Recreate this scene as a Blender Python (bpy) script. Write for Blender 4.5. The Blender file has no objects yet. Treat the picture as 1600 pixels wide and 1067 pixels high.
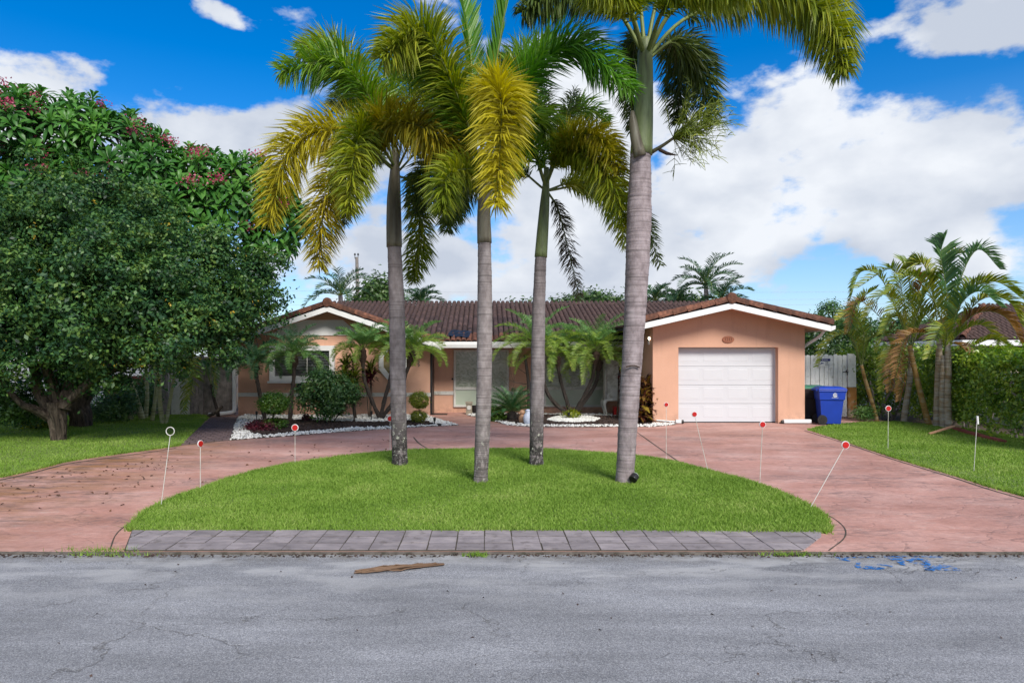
import bpy, bmesh, math, random
import numpy as np
from mathutils import Vector, Matrix, noise

# ------------------------------------------------------------------ camera, sky, sun, exposure
R = math.radians
random.seed(11)
rng = np.random.default_rng(11)
SC = bpy.context.scene
COL = SC.collection
F, CX, HY, CH = 1066.7, 757.0, 553.0, 2.05      # focal length in photo pixels, vanishing point, eye height

cam_d = bpy.data.cameras.new('camera')
cam = bpy.data.objects.new('camera', cam_d)
COL.objects.link(cam)
cam.location = (0, 0, CH)
cam.rotation_euler = (R(90), 0, 0)
cam_d.sensor_width = 36
cam_d.lens = 24
cam_d.shift_x = (800 - CX) / 1600
cam_d.shift_y = (HY - 533.5) / 1600
cam_d.clip_end = 3000
SC.camera = cam

SUN_DIR = Vector((0.34, -0.84, 0.76)).normalized()
SUN_EL = math.asin(SUN_DIR.z)
SUN_ROT = math.atan2(SUN_DIR.x, SUN_DIR.y)

def make_world():
    w = bpy.data.worlds.new('World')
    SC.world = w
    w.use_nodes = True
    nt = w.node_tree
    nt.nodes.clear()
    N = lambda t: nt.nodes.new(t)
    L = nt.links.new
    def val(x, sock):
        if isinstance(x, (int, float)): sock.default_value = x
        else: L(x, sock)
    def M(op, a, b=None, c=None, clamp=False):
        n = N('ShaderNodeMath'); n.operation = op; n.use_clamp = clamp
        val(a, n.inputs[0])
        if b is not None: val(b, n.inputs[1])
        if c is not None: val(c, n.inputs[2])
        return n.outputs[0]
    out = N('ShaderNodeOutputWorld'); bg = N('ShaderNodeBackground')
    bg.inputs['Strength'].default_value = 0.077
    L(bg.outputs[0], out.inputs[0])
    sky = N('ShaderNodeTexSky'); sky.sky_type = 'NISHITA'; sky.sun_disc = False
    sky.sun_elevation = SUN_EL; sky.sun_rotation = SUN_ROT
    sky.air_density = 1.0; sky.dust_density = 0.3; sky.ozone_density = 3.0
    hs = N('ShaderNodeHueSaturation')
    hs.inputs['Saturation'].default_value = 1.48
    hs.inputs['Hue'].default_value = 0.508
    hs.inputs['Value'].default_value = 1.12
    L(sky.outputs[0], hs.inputs['Color'])
    tc = N('ShaderNodeTexCoord'); D = tc.outputs['Generated']
    sep = N('ShaderNodeSeparateXYZ'); L(D, sep.inputs[0])
    # distorted azimuth / elevation
    nz = N('ShaderNodeTexNoise'); nz.inputs['Scale'].default_value = 6.5; nz.inputs['Detail'].default_value = 9; nz.inputs['Roughness'].default_value = 0.58
    mp = N('ShaderNodeMapping'); mp.inputs['Scale'].default_value = (1, 1, 1.9); mp.inputs['Location'].default_value = (3.1, 0.4, 1.7)
    L(D, mp.inputs[0]); L(mp.outputs[0], nz.inputs['Vector'])
    nz2 = N('ShaderNodeTexNoise'); nz2.inputs['Scale'].default_value = 2.2; nz2.inputs['Detail'].default_value = 4
    L(mp.outputs[0], nz2.inputs['Vector'])
    wn = N('ShaderNodeTexNoise'); wn.inputs['Scale'].default_value = 9.0; wn.inputs['Detail'].default_value = 7
    L(D, wn.inputs['Vector'])
    ws = N('ShaderNodeSeparateColor'); L(wn.outputs['Color'], ws.inputs[0])
    az = M('ADD', M('ARCTAN2', sep.outputs[0], sep.outputs[1]), M('MULTIPLY_ADD', ws.outputs[0], .16, -.08))
    el = M('ADD', M('ARCSINE', sep.outputs[2]), M('MULTIPLY_ADD', ws.outputs[1], .11, -.055))
    acc = None
    blobs = [  # cloud banks: centre and radii in photo pixels, weight
        (350, 222, 190, 75, 1.1), (560, 280, 200, 105, .95), (640, 425, 170, 75, .95), (880, 250, 150, 160, 1.0),
        (930, 400, 210, 110, 1.0), (1120, 420, 120, 80, .9), (1320, 240, 220, 100, 1.0), (1490, 330, 190, 110, .95),
        (1530, 30, 175, 62, .95), (1160, 260, 140, 90, .85), (40, 165, 210, 50, .95),
        (340, 2, 48, 24, .55), (235, 80, 55, 30, .3), (312, 112, 40, 22, .36), (385, 138, 26, 18, .3), (640, 480, 260, 40, .7), (1200, 470, 300, 30, .5),
    ]
    for (px, py, rx, ry, wt) in blobs:
        u, v = (px - CX) / F, (HY - py) / F
        d = Vector((u, 1, v)).normalized()
        a0, e0 = math.atan2(d.x, d.y), math.asin(d.z)
        ra, re = rx / F / (1 + u * u), ry / F / (1 + v * v)
        dx = M('MULTIPLY', M('SUBTRACT', az, a0), 1 / ra)
        dy = M('MULTIPLY', M('SUBTRACT', el, e0), 1 / re)
        r2 = M('ADD', M('MULTIPLY', dx, dx), M('MULTIPLY', dy, dy))
        g = M('MULTIPLY', M('EXPONENT', M('MULTIPLY', r2, -0.8)), wt)
        acc = g if acc is None else M('MAXIMUM', acc, g)
    # elsewhere on the dome broken cloud, cover raised there to lift ambient light
    front = M('MULTIPLY_ADD', sep.outputs[1], 4.0, -1.2, clamp=True)
    wide = M('MULTIPLY_ADD', nz2.outputs[0], 3.0, -0.85, clamp=True)
    cover = M('ADD', M('MULTIPLY', acc, front), M('MULTIPLY', wide, M('SUBTRACT', 1.0, front)))
    dens = M('MULTIPLY_ADD', M('SUBTRACT', nz.outputs[0], 0.5), 2.9, M('MULTIPLY_ADD', cover, 1.25, -0.5))
    mask = N('ShaderNodeMapRange'); mask.interpolation_type = 'SMOOTHSTEP'
    mask.inputs[1].default_value = -0.06; mask.inputs[2].default_value = 0.34
    L(dens, mask.inputs[0])
    # cloud tone : bright tops, soft grey hollows
    nz3 = N('ShaderNodeTexNoise'); nz3.inputs['Scale'].default_value = 5.0; nz3.inputs['Detail'].default_value = 6
    mp3 = N('ShaderNodeMapping'); mp3.inputs['Scale'].default_value = (1, 1, 1.7); mp3.inputs['Location'].default_value = (7.3, 2.2, 0.25)
    L(D, mp3.inputs[0]); L(mp3.outputs[0], nz3.inputs['Vector'])
    ramp = N('ShaderNodeValToRGB')
    ramp.color_ramp.elements[0].position = 0.40; ramp.color_ramp.elements[0].color = (3.9, 4.3, 5.05, 1)
    ramp.color_ramp.elements[1].position = 0.62; ramp.color_ramp.elements[1].color = (6.0, 6.25, 6.65, 1)
    L(nz3.outputs[0], ramp.inputs[0])
    # pale air low down
    low = N('ShaderNodeMapRange'); low.inputs[1].default_value = 0.0; low.inputs[2].default_value = 0.32
    low.inputs[3].default_value = 0.6; low.inputs[4].default_value = 0.0
    L(sep.outputs[2], low.inputs[0])
    mixl = N('ShaderNodeMix'); mixl.data_type = 'RGBA'
    L(low.outputs[0], mixl.inputs[0]); L(hs.outputs[0], mixl.inputs[6]); mixl.inputs[7].default_value = (2.7, 4.15, 6.7, 1)
    mix = N('ShaderNodeMix'); mix.data_type = 'RGBA'
    L(mask.outputs[0], mix.inputs[0]); L(mixl.outputs[2], mix.inputs[6]); L(ramp.outputs[0], mix.inputs[7])
    L(mix.outputs[2], bg.inputs['Color'])
make_world()

sun_d = bpy.data.lights.new('sun', 'SUN')
sun_d.energy = 2.5; sun_d.angle = R(20); sun_d.color = (1, 0.95, 0.87)
sun = bpy.data.objects.new('sun', sun_d); COL.objects.link(sun)
sun.location = (-20, -30, 45)
sun.rotation_euler = SUN_DIR.to_track_quat('Z', 'Y').to_euler()

SC.view_settings.view_transform = 'Standard'
SC.view_settings.look = 'None'
SC.view_settings.exposure = 0.95
SC.view_settings.gamma = 1
SC.view_settings.use_curve_mapping = False
SC.cycles.use_denoising = True
SC.cycles.max_bounces = 7
SC.cycles.diffuse_bounces = 3
SC.cycles.transparent_max_bounces = 12

# ------------------------------------------------------------------ helpers
def P(px, py, Y):
    return Vector(((px - CX) / F * Y, Y, CH - (py - HY) / F * Y))
def G(px, py, z=0.0):
    Y = (CH - z) * F / (py - HY)
    return Vector(((px - CX) / F * Y, Y, z))

def tag(o, label=None, cat=None, group=None, kind=None):
    if label: o['label'] = label
    if cat: o['category'] = cat
    if group: o['group'] = group
    if kind: o['kind'] = kind
    return o

def empty(name, loc, label, cat, group=None):
    o = bpy.data.objects.new(name, None); COL.objects.link(o)
    o.location = loc; o.empty_display_size = .2
    return tag(o, label, cat, group)

def link(name, me, mat=None, parent=None):
    o = bpy.data.objects.new(name, me); COL.objects.link(o)
    if mat is not None and not me.materials: me.materials.append(mat)
    if parent is not None:
        o.parent = parent
        w = Vector((0, 0, 0)); q = parent
        while q is not None: w += Vector(q.location); q = q.parent
        o.location = -w              # meshes are written in world coordinates
    return o

def inst(name, me, loc, rot, parent, scale=(1, 1, 1)):
    """an object that shares mesh data, placed in world coordinates"""
    o = bpy.data.objects.new(name, me); COL.objects.link(o)
    w = Vector((0, 0, 0)); q = parent
    while q is not None: w += Vector(q.location); q = q.parent
    o.parent = parent
    o.location = Vector(loc) - w
    if isinstance(rot, Matrix): o.rotation_euler = rot.to_euler()
    else: o.rotation_euler = rot
    o.scale = scale
    return o

def np_mesh(name, v, f, mat, smooth=False):
    v = np.asarray(v, dtype=np.float32); f = np.asarray(f, dtype=np.int32)
    me = bpy.data.meshes.new(name)
    k = f.shape[1]
    me.vertices.add(len(v)); me.vertices.foreach_set('co', v.ravel())
    me.loops.add(f.size); me.loops.foreach_set('vertex_index', f.ravel())
    me.polygons.add(len(f))
    me.polygons.foreach_set('loop_start', np.arange(0, f.size, k, dtype=np.int32))
    me.polygons.foreach_set('loop_total', np.full(len(f), k, dtype=np.int32))
    if smooth: me.polygons.foreach_set('use_smooth', np.ones(len(f), dtype=bool))
    me.update(calc_edges=True)
    if mat: me.materials.append(mat)
    return me

class MB:
    def __init__(s): s.v = []; s.f = []
    def add(s, vs, fs):
        b = len(s.v); s.v += [tuple(x) for x in vs]; s.f += [tuple(i + b for i in q) for q in fs]
        return s
    def box(s, x0, x1, y0, y1, z0, z1):
        return s.add([(x0,y0,z0),(x1,y0,z0),(x1,y1,z0),(x0,y1,z0),(x0,y0,z1),(x1,y0,z1),(x1,y1,z1),(x0,y1,z1)],
                     [(0,3,2,1),(4,5,6,7),(0,1,5,4),(1,2,6,5),(2,3,7,6),(3,0,4,7)])
    def prism(s, poly, a, b, axis):
        """polygon of 2-D points extruded from a to b; axis y: poly is (x,z), x: poly is (y,z), z: poly is (x,y)"""
        def c(p, t):
            return {'y': (p[0], t, p[1]), 'x': (t, p[0], p[1]), 'z': (p[0], p[1], t)}[axis]
        n = len(poly)
        vs = [c(p, a) for p in poly] + [c(p, b) for p in poly]
        fs = [tuple(range(n))[::-1], tuple(range(n, 2 * n))] + [(i, (i + 1) % n, n + (i + 1) % n, n + i) for i in range(n)]
        return s.add(vs, fs)
    def sheet(s, poly, z):
        return s.add([(p[0], p[1], z) for p in poly], [tuple(range(len(poly)))])
    def tube(s, pts, rad, n=8, cap=True, wob=None):
        pts = [Vector(p) for p in pts]
        if isinstance(rad, (int, float)): rad = [rad] * len(pts)
        b = len(s.v)
        t0 = (pts[1] - pts[0]).normalized()
        ref = Vector((0, 1, 0)) if abs(t0.y) < .9 else Vector((1, 0, 0))
        for i, p in enumerate(pts):
            t = (pts[min(i + 1, len(pts) - 1)] - pts[max(i - 1, 0)])
            t = t.normalized() if t.length > 1e-9 else t0
            u = ref - t * ref.dot(t); u.normalize(); w = t.cross(u); ref = u
            for k in range(n):
                a = 2 * math.pi * k / n
                r = rad[i] * (1 if wob is None else wob(i, k, a))
                s.v.append(tuple(p + (u * math.cos(a) + w * math.sin(a)) * r))
        for i in range(len(pts) - 1):
            for k in range(n):
                k2 = (k + 1) % n
                s.f.append((b + i*n + k, b + i*n + k2, b + (i+1)*n + k2, b + (i+1)*n + k))
        if cap:
            s.f.append(tuple(b + k for k in range(n))[::-1])
            s.f.append(tuple(b + (len(pts)-1)*n + k for k in range(n)))
        return s
    def lathe(s, c, prof, n=16):
        """profile of (radius, z) about a vertical axis at c"""
        b = len(s.v)
        for r, z in prof:
            for k in range(n):
                a = 2*math.pi*k/n
                s.v.append((c[0] + r*math.cos(a), c[1] + r*math.sin(a), c[2] + z))
        for i in range(len(prof) - 1):
            for k in range(n):
                k2 = (k+1) % n
                s.f.append((b+i*n+k, b+i*n+k2, b+(i+1)*n+k2, b+(i+1)*n+k))
        s.f.append(tuple(b+k for k in range(n))[::-1]); s.f.append(tuple(b+(len(prof)-1)*n+k for k in range(n)))
        return s
    def ball(s, c, rx, ry, rz, n=10, m=6):
        prof = [(math.sin(math.pi*i/m), -math.cos(math.pi*i/m)) for i in range(m+1)]
        b = len(s.v)
        for r, z in prof:
            for k in range(n):
                a = 2*math.pi*k/n
                s.v.append((c[0]+max(r,.02)*math.cos(a)*rx, c[1]+max(r,.02)*math.sin(a)*ry, c[2]+z*rz))
        for i in range(m):
            for k in range(n):
                k2 = (k+1)%n
                s.f.append((b+i*n+k, b+i*n+k2, b+(i+1)*n+k2, b+(i+1)*n+k))
        return s
    def disc(s, c, axis, r, th, n=18, rz=None):
        """short cylinder with the given axis vector"""
        ax = Vector(axis).normalized()
        u = ax.orthogonal().normalized() if abs(ax.z) > .9 else Vector((0,0,1)).cross(ax).normalized()
        w = ax.cross(u); c = Vector(c); rz = rz or r
        vs = []
        for t in (-th/2, th/2):
            for k in range(n):
                a = 2*math.pi*k/n
                vs.append(c + ax*t + u*math.cos(a)*r + w*math.sin(a)*rz)
        return s.add(vs, [tuple(range(n))[::-1], tuple(range(n,2*n))] + [(k,(k+1)%n,n+(k+1)%n,n+k) for k in range(n)])
    def xform(s, m):
        s.v = [tuple(m @ Vector(p)) for p in s.v]; return s
    def mesh(s, name, mat=None, smooth=False):
        me = bpy.data.meshes.new(name); me.from_pydata(s.v, [], s.f)
        bm = bmesh.new(); bm.from_mesh(me); bmesh.ops.recalc_face_normals(bm, faces=bm.faces); bm.to_mesh(me); bm.free()
        if smooth:
            me.polygons.foreach_set('use_smooth', np.ones(len(me.polygons), dtype=bool))
        if mat: me.materials.append(mat)
        me.update(); return me
    def build(s, name, mat, parent=None, smooth=False, bevel=0):
        o = link(name, s.mesh(name, mat, smooth), None, parent)
        if bevel:
            md = o.modifiers.new('bevel', 'BEVEL'); md.width = bevel; md.segments = 2; md.limit_method = 'ANGLE'
        return o

# ------------------------------------------------------------------ materials
class NT:
    def __init__(s, name):
        s.m = bpy.data.materials.new(name); s.m.use_nodes = True; s.t = s.m.node_tree
        s.t.nodes.clear()
        s.out = s.n('ShaderNodeOutputMaterial'); s.b = s.n('ShaderNodeBsdfPrincipled')
        s.l(s.b.outputs[0], s.out.inputs[0])
    def n(s, t): return s.t.nodes.new(t)
    def l(s, a, b): s.t.links.new(a, b)
    def obj(s):
        return s.n('ShaderNodeNewGeometry').outputs['Position']
    def map(s, vec, sc=(1,1,1), loc=(0,0,0), rot=(0,0,0)):
        m = s.n('ShaderNodeMapping'); m.inputs['Scale'].default_value = sc; m.inputs['Location'].default_value = loc; m.inputs['Rotation'].default_value = rot
        s.l(vec, m.inputs[0]); return m.outputs[0]
    def noise(s, vec, scale, detail=4, rough=.55, dist=0):
        n = s.n('ShaderNodeTexNoise'); n.inputs['Scale'].default_value = scale; n.inputs['Detail'].default_value = detail
        n.inputs['Roughness'].default_value = rough; n.inputs['Distortion'].default_value = dist
        s.l(vec, n.inputs['Vector']); return n.outputs[0]
    def ramp(s, fac, stops):
        r = s.n('ShaderNodeValToRGB'); cr = r.color_ramp
        while len(cr.elements) < len(stops): cr.elements.new(.5)
        for e, (p, c) in zip(cr.elements, stops):
            e.position = p; e.color = (c, c, c, 1) if isinstance(c, (int, float)) else (*c, 1)
        s.l(fac, r.inputs[0]); return r.outputs[0]
    def mix(s, fac, a, b, mode='MIX'):
        m = s.n('ShaderNodeMix'); m.data_type = 'RGBA'; m.blend_type = mode
        for x, i in ((fac, 0), (a, 6), (b, 7)):
            if isinstance(x, (int, float)): m.inputs[i].default_value = x
            elif isinstance(x, tuple): m.inputs[i].default_value = (*x, 1)
            else: s.l(x, m.inputs[i])
        return m.outputs[2]
    def math(s, op, a, b=None, clamp=False):
        m = s.n('ShaderNodeMath'); m.operation = op; m.use_clamp = clamp
        for x, i in ((a, 0), (b, 1)):
            if x is None: continue
            if isinstance(x, (int, float)): m.inputs[i].default_value = x
            else: s.l(x, m.inputs[i])
        return m.outputs[0]
    def bump(s, h, strength=.3, dist=.01):
        b = s.n('ShaderNodeBump'); b.inputs['Strength'].default_value = strength; b.inputs['Distance'].default_value = dist
        s.l(h, b.inputs['Height']); s.l(b.outputs[0], s.b.inputs['Normal'])
    def rnd(s): return s.n('ShaderNodeNewGeometry').outputs['Random Per Island']
    def orand(s): return s.n('ShaderNodeObjectInfo').outputs['Random']
    def base(s, c):
        if isinstance(c, tuple): s.b.inputs['Base Color'].default_value = (*c, 1)
        else: s.l(c, s.b.inputs['Base Color'])
    def done(s, rough=.7, spec=.5, metal=0):
        if isinstance(rough, (int, float)): s.b.inputs['Roughness'].default_value = rough
        else: s.l(rough, s.b.inputs['Roughness'])
        s.b.inputs['Specular IOR Level'].default_value = spec; s.b.inputs['Metallic'].default_value = metal
        return s.m

def m_plain(name, c, rough=.6, var=.12, scale=6, bump=0, spec=.4, metal=0, dirt=None):
    t = NT(name); p = t.obj()
    n = t.noise(p, scale, 6)
    a = tuple(x*(1-var) for x in c); b = tuple(min(1, x*(1+var)) for x in c)
    col = t.ramp(n, [(.3, a), (.7, b)])
    if dirt:
        d = t.ramp(t.noise(p, dirt[1], 8, .65), [(dirt[2], 0.0), (dirt[2]+.12, 1.0)])
        col = t.mix(t.math('MULTIPLY', d, dirt[3]), col, dirt[0])
    t.base(col)
    if bump: t.bump(t.noise(p, scale*25, 3), bump, .01)
    return t.done(rough, spec, metal)

def m_leaf(name, cols, rough=.42, trans=.3, big=1.2, spec=.5):
    """leaf colours vary from leaf to leaf, and in broad random patches of lighter and darker tone"""
    t = NT(name); k = len(cols)
    r = t.math('ADD', t.math('MULTIPLY', t.rnd(), .55), t.math('MULTIPLY', t.ramp(t.noise(t.obj(), big, 2), [(.32, 0.), (.68, 1.)]), .45))
    col = t.ramp(r, [(i/(k-1)*.94+.03, c) for i, c in enumerate(cols)])
    t.base(col); t.done(rough, spec)
    tr = t.n('ShaderNodeBsdfTranslucent')
    hs = t.n('ShaderNodeHueSaturation'); hs.inputs['Value'].default_value = 1.35; hs.inputs['Saturation'].default_value = 1.1
    t.l(col, hs.inputs['Color']); t.l(hs.outputs[0], tr.inputs['Color'])
    ms = t.n('ShaderNodeMixShader'); ms.inputs[0].default_value = trans
    t.l(t.b.outputs[0], ms.inputs[1]); t.l(tr.outputs[0], ms.inputs[2]); t.l(ms.outputs[0], t.out.inputs[0])
    return t.m

def m_road():
    t = NT('asphalt'); p = t.obj()
    ag = t.noise(p, 110, 2, .7)
    agc = t.ramp(ag, [(.3, (.10,.103,.117)), (.52, (.23,.234,.255)), (.75, (.44,.445,.46))])
    wide = t.ramp(t.noise(t.map(p, (.5, 1.1, 1)), .9, 6, .6), [(.3, .74), (.7, 1.16)])
    wide = t.mix(1.0, wide, t.ramp(t.noise(t.map(p, (.25, 1.6, 1), (2, 7, 0)), 2.4, 8, .7), [(.35, .84), (.65, 1.12)]), 'MULTIPLY')
    col = t.mix(1.0, agc, wide, 'MULTIPLY')
    # pale worn band by the kerb
    sx = t.n('ShaderNodeSeparateXYZ'); t.l(p, sx.inputs[0])
    band = t.n('ShaderNodeMapRange'); t.l(sx.outputs[1], band.inputs[0])
    band.inputs[1].default_value = 5.4; band.inputs[2].default_value = 6.6; band.inputs[3].default_value = 0; band.inputs[4].default_value = 1
    pale = t.math('MULTIPLY', band.outputs[0], t.ramp(t.noise(t.map(p, (.7, 2.0, 1)), 1.5, 6, .6), [(.47, 0.), (.62, 1.)]))
    col = t.mix(t.math('MULTIPLY', pale, .75), col, (.36, .36, .37))
    # edge silt
    e2 = t.n('ShaderNodeMapRange'); t.l(sx.outputs[1], e2.inputs[0])
    e2.inputs[1].default_value = 6.7; e2.inputs[2].default_value = 7.05; e2.inputs[3].default_value = 0; e2.inputs[4].default_value = 1
    silt = t.math('MULTIPLY', e2.outputs[0], t.ramp(t.noise(p, 6, 8, .7), [(.35, 0.), (.65, .8)]))
    col = t.mix(silt, col, (.10, .085, .06))
    # cracks
    wob = t.noise(p, 2.2, 5, .6)
    vv = t.n('ShaderNodeVectorMath'); vv.operation = 'MULTIPLY_ADD'
    wc = t.n('ShaderNodeCombineXYZ'); t.l(wob, wc.inputs[0]); t.l(t.noise(t.map(p, loc=(5,3,0)), 2.2, 5, .6), wc.inputs[1])
    t.l(wc.outputs[0], vv.inputs[0]); vv.inputs[1].default_value = (.9, .9, 0); t.l(p, vv.inputs[2])
    vo = t.n('ShaderNodeTexVoronoi'); vo.feature = 'DISTANCE_TO_EDGE'; vo.inputs['Scale'].default_value = .8
    t.l(t.map(vv.outputs[0], (.6, 1.25, 1)), vo.inputs['Vector'])
    cr = t.ramp(vo.outputs['Distance'], [(.001, 1.), (.0055, 0.)])
    gate = t.ramp(t.noise(p, .7, 3), [(.44, 0.), (.56, 1.)])
    crack = t.math('MULTIPLY', cr, gate)
    col = t.mix(t.math('MULTIPLY', crack, .65), col, (.07, .065, .06))
    t.base(col)
    h = t.math('SUBTRACT', t.math('MULTIPLY', ag, .6), t.math('MULTIPLY', crack, .9))
    t.bump(h, .55, .012)
    return t.done(.86, .3)

def m_drive():
    t = NT('stamped_concrete'); p = t.obj()
    a = t.noise(t.map(p, (.7, 1.1, 1), rot=(0, 0, .25)), 1.0, 10, .68)
    col = t.ramp(a, [(.30, (.37,.18,.138)), (.46, (.47,.25,.205)), (.60, (.53,.31,.265)), (.74, (.55,.37,.325))])
    fine = t.ramp(t.noise(t.map(p, (1, 1.6, 1)), 9, 8, .75), [(.3, .78), (.7, 1.18)])
    col = t.mix(1.0, col, fine, 'MULTIPLY')
    big = t.ramp(t.noise(t.map(p, (.6, .9, 1), (2, 5, 0), (0, 0, .4)), .55, 7, .62), [(.34, .74), (.64, 1.08)])
    col = t.mix(1.0, col, big, 'MULTIPLY')
    # dark mildew in patches and in the stamped texture
    d = t.ramp(t.noise(t.map(p, (.55, 1.1, 1), (3, 9, 0), (0, 0, .3)), .9, 6, .6), [(.50, 0.), (.64, 1.)])
    d1 = t.ramp(t.noise(t.map(p, (.8, 2.4, 1), (1, 2, 0), (0, 0, -.2)), 5, 10, .78, .8), [(.46, 0.), (.60, 1.)])
    col = t.mix(t.math('MULTIPLY', t.math('MULTIPLY', d, d1), .85), col, (.085, .075, .075))
    d2 = t.ramp(t.noise(t.map(p, (.7, 2.2, 1), (8, 1, 0)), 2.6, 9, .78), [(.57, 0.), (.70, 1.)])
    col = t.mix(t.math('MULTIPLY', d2, .6), col, (.50, .43, .39))
    # short dark scratches and hairline cracks of the slate stamp
    wv = t.n('ShaderNodeVectorMath'); wv.operation = 'MULTIPLY_ADD'
    cc = t.n('ShaderNodeCombineXYZ'); t.l(t.noise(p, 3, 4), cc.inputs[0]); t.l(t.noise(t.map(p, loc=(4,4,0)), 3, 4), cc.inputs[1])
    t.l(cc.outputs[0], wv.inputs[0]); wv.inputs[1].default_value = (.5, .5, 0); t.l(p, wv.inputs[2])
    vo = t.n('ShaderNodeTexVoronoi'); vo.feature = 'DISTANCE_TO_EDGE'; vo.inputs['Scale'].default_value = 1.5
    t.l(t.map(wv.outputs[0], (.8, 1.3, 1)), vo.inputs['Vector'])
    cr = t.math('MULTIPLY', t.ramp(vo.outputs['Distance'], [(.003, 1.), (.018, 0.)]), t.ramp(t.noise(p, 1.3, 4), [(.47, 0.), (.6, 1.)]))
    col = t.mix(t.math('MULTIPLY', cr, .5), col, (.10, .065, .06))
    # ochre leaf stain and grime on the left arm, under the trees
    sx = t.n('ShaderNodeSeparateXYZ'); t.l(p, sx.inputs[0])
    lm = t.n('ShaderNodeMapRange'); t.l(sx.outputs[0], lm.inputs[0])
    lm.inputs[1].default_value = -4.6; lm.inputs[2].default_value = -7.0; lm.inputs[3].default_value = 0; lm.inputs[4].default_value = 1
    oc = t.math('MULTIPLY', lm.outputs[0], t.ramp(t.noise(t.map(p, (.5, 1.3, 1), (1, 4, 0)), 1.3, 9, .74), [(.42, 0.), (.58, 1.)]))
    col = t.mix(t.math('MULTIPLY', oc, .85), col, (.26, .13, .05))
    gr = t.math('MULTIPLY', lm.outputs[0], t.ramp(t.noise(t.map(p, (.6, 2.0, 1), (6, 2, 0)), 2.2, 9, .75), [(.48, 0.), (.62, 1.)]))
    col = t.mix(t.math('MULTIPLY', gr, .9), col, (.11, .075, .065))
    t.base(col)
    g = t.ramp(vo.outputs['Distance'], [(0.0, 0.), (.04, 1.)])
    t.bump(t.math('ADD', t.math('MULTIPLY', g, .5), t.noise(p, 16, 7, .65)), .5, .014)
    return t.done(.72, .3)

def m_trunk(name, tint=(1, 1, 1), lichen=.5):
    t = NT(name); p = t.obj()
    sx = t.n('ShaderNodeSeparateXYZ'); t.l(p, sx.inputs[0])
    n1 = t.noise(t.map(p, (4, 4, 2.2)), 2.2, 9, .66)
    col = t.ramp(n1, [(.3, tuple(a*b for a, b in zip((.15,.125,.122), tint))), (.52, tuple(a*b for a, b in zip((.255,.22,.215), tint))), (.75, tuple(a*b for a, b in zip((.36,.32,.315), tint)))])
    rings = t.noise(t.map(p, (.5, .5, 22)), 1.6, 4, .6)
    rg = t.ramp(rings, [(.36, 1.), (.46, 0.)])
    col = t.mix(t.math('MULTIPLY', rg, .55), col, (.075, .062, .06))
    # bark flakes: dark lichen blotches towards the foot
    lo = t.n('ShaderNodeMapRange'); t.l(sx.outputs[2], lo.inputs[0])
    lo.inputs[1].default_value = 1.35; lo.inputs[2].default_value = .35; lo.inputs[3].default_value = 0; lo.inputs[4].default_value = 1
    li = t.math('MULTIPLY', lo.outputs[0], t.ramp(t.noise(t.map(p, (1, 1, .55)), 11, 7, .7), [(.40, 0.), (.50, 1.)]))
    col = t.mix(t.math('MULTIPLY', li, lichen), col, (.035, .032, .03))
    pl = t.math('MULTIPLY', lo.outputs[0], t.ramp(t.noise(t.map(p, loc=(4, 2, 6)), 16, 5, .7), [(.58, 0.), (.64, 1.)]))
    col = t.mix(t.math('MULTIPLY', pl, lichen), col, (.42, .43, .36))
    t.base(col)
    t.bump(t.math('ADD', rings, t.math('MULTIPLY', n1, .5)), .5, .02)
    return t.done(.85, .25)

def m_tile(name, dark):
    t = NT(name); p = t.obj()
    r = t.orand()
    n = t.noise(p, 9, 7, .65)
    if dark: stops = [(.25, (.022,.015,.014)), (.5, (.06,.036,.032)), (.75, (.115,.066,.055))]
    else: stops = [(.25, (.035,.018,.013)), (.48, (.10,.042,.026)), (.78, (.24,.10,.06))]
    col = t.ramp(n, stops)
    col = t.mix(.85, col, t.ramp(r, [(0., .5), (1., 1.4)]), 'MULTIPLY')
    t.base(col); t.bump(t.noise(p, 60, 4), .4, .01)
    return t.done(.8, .3)

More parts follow.
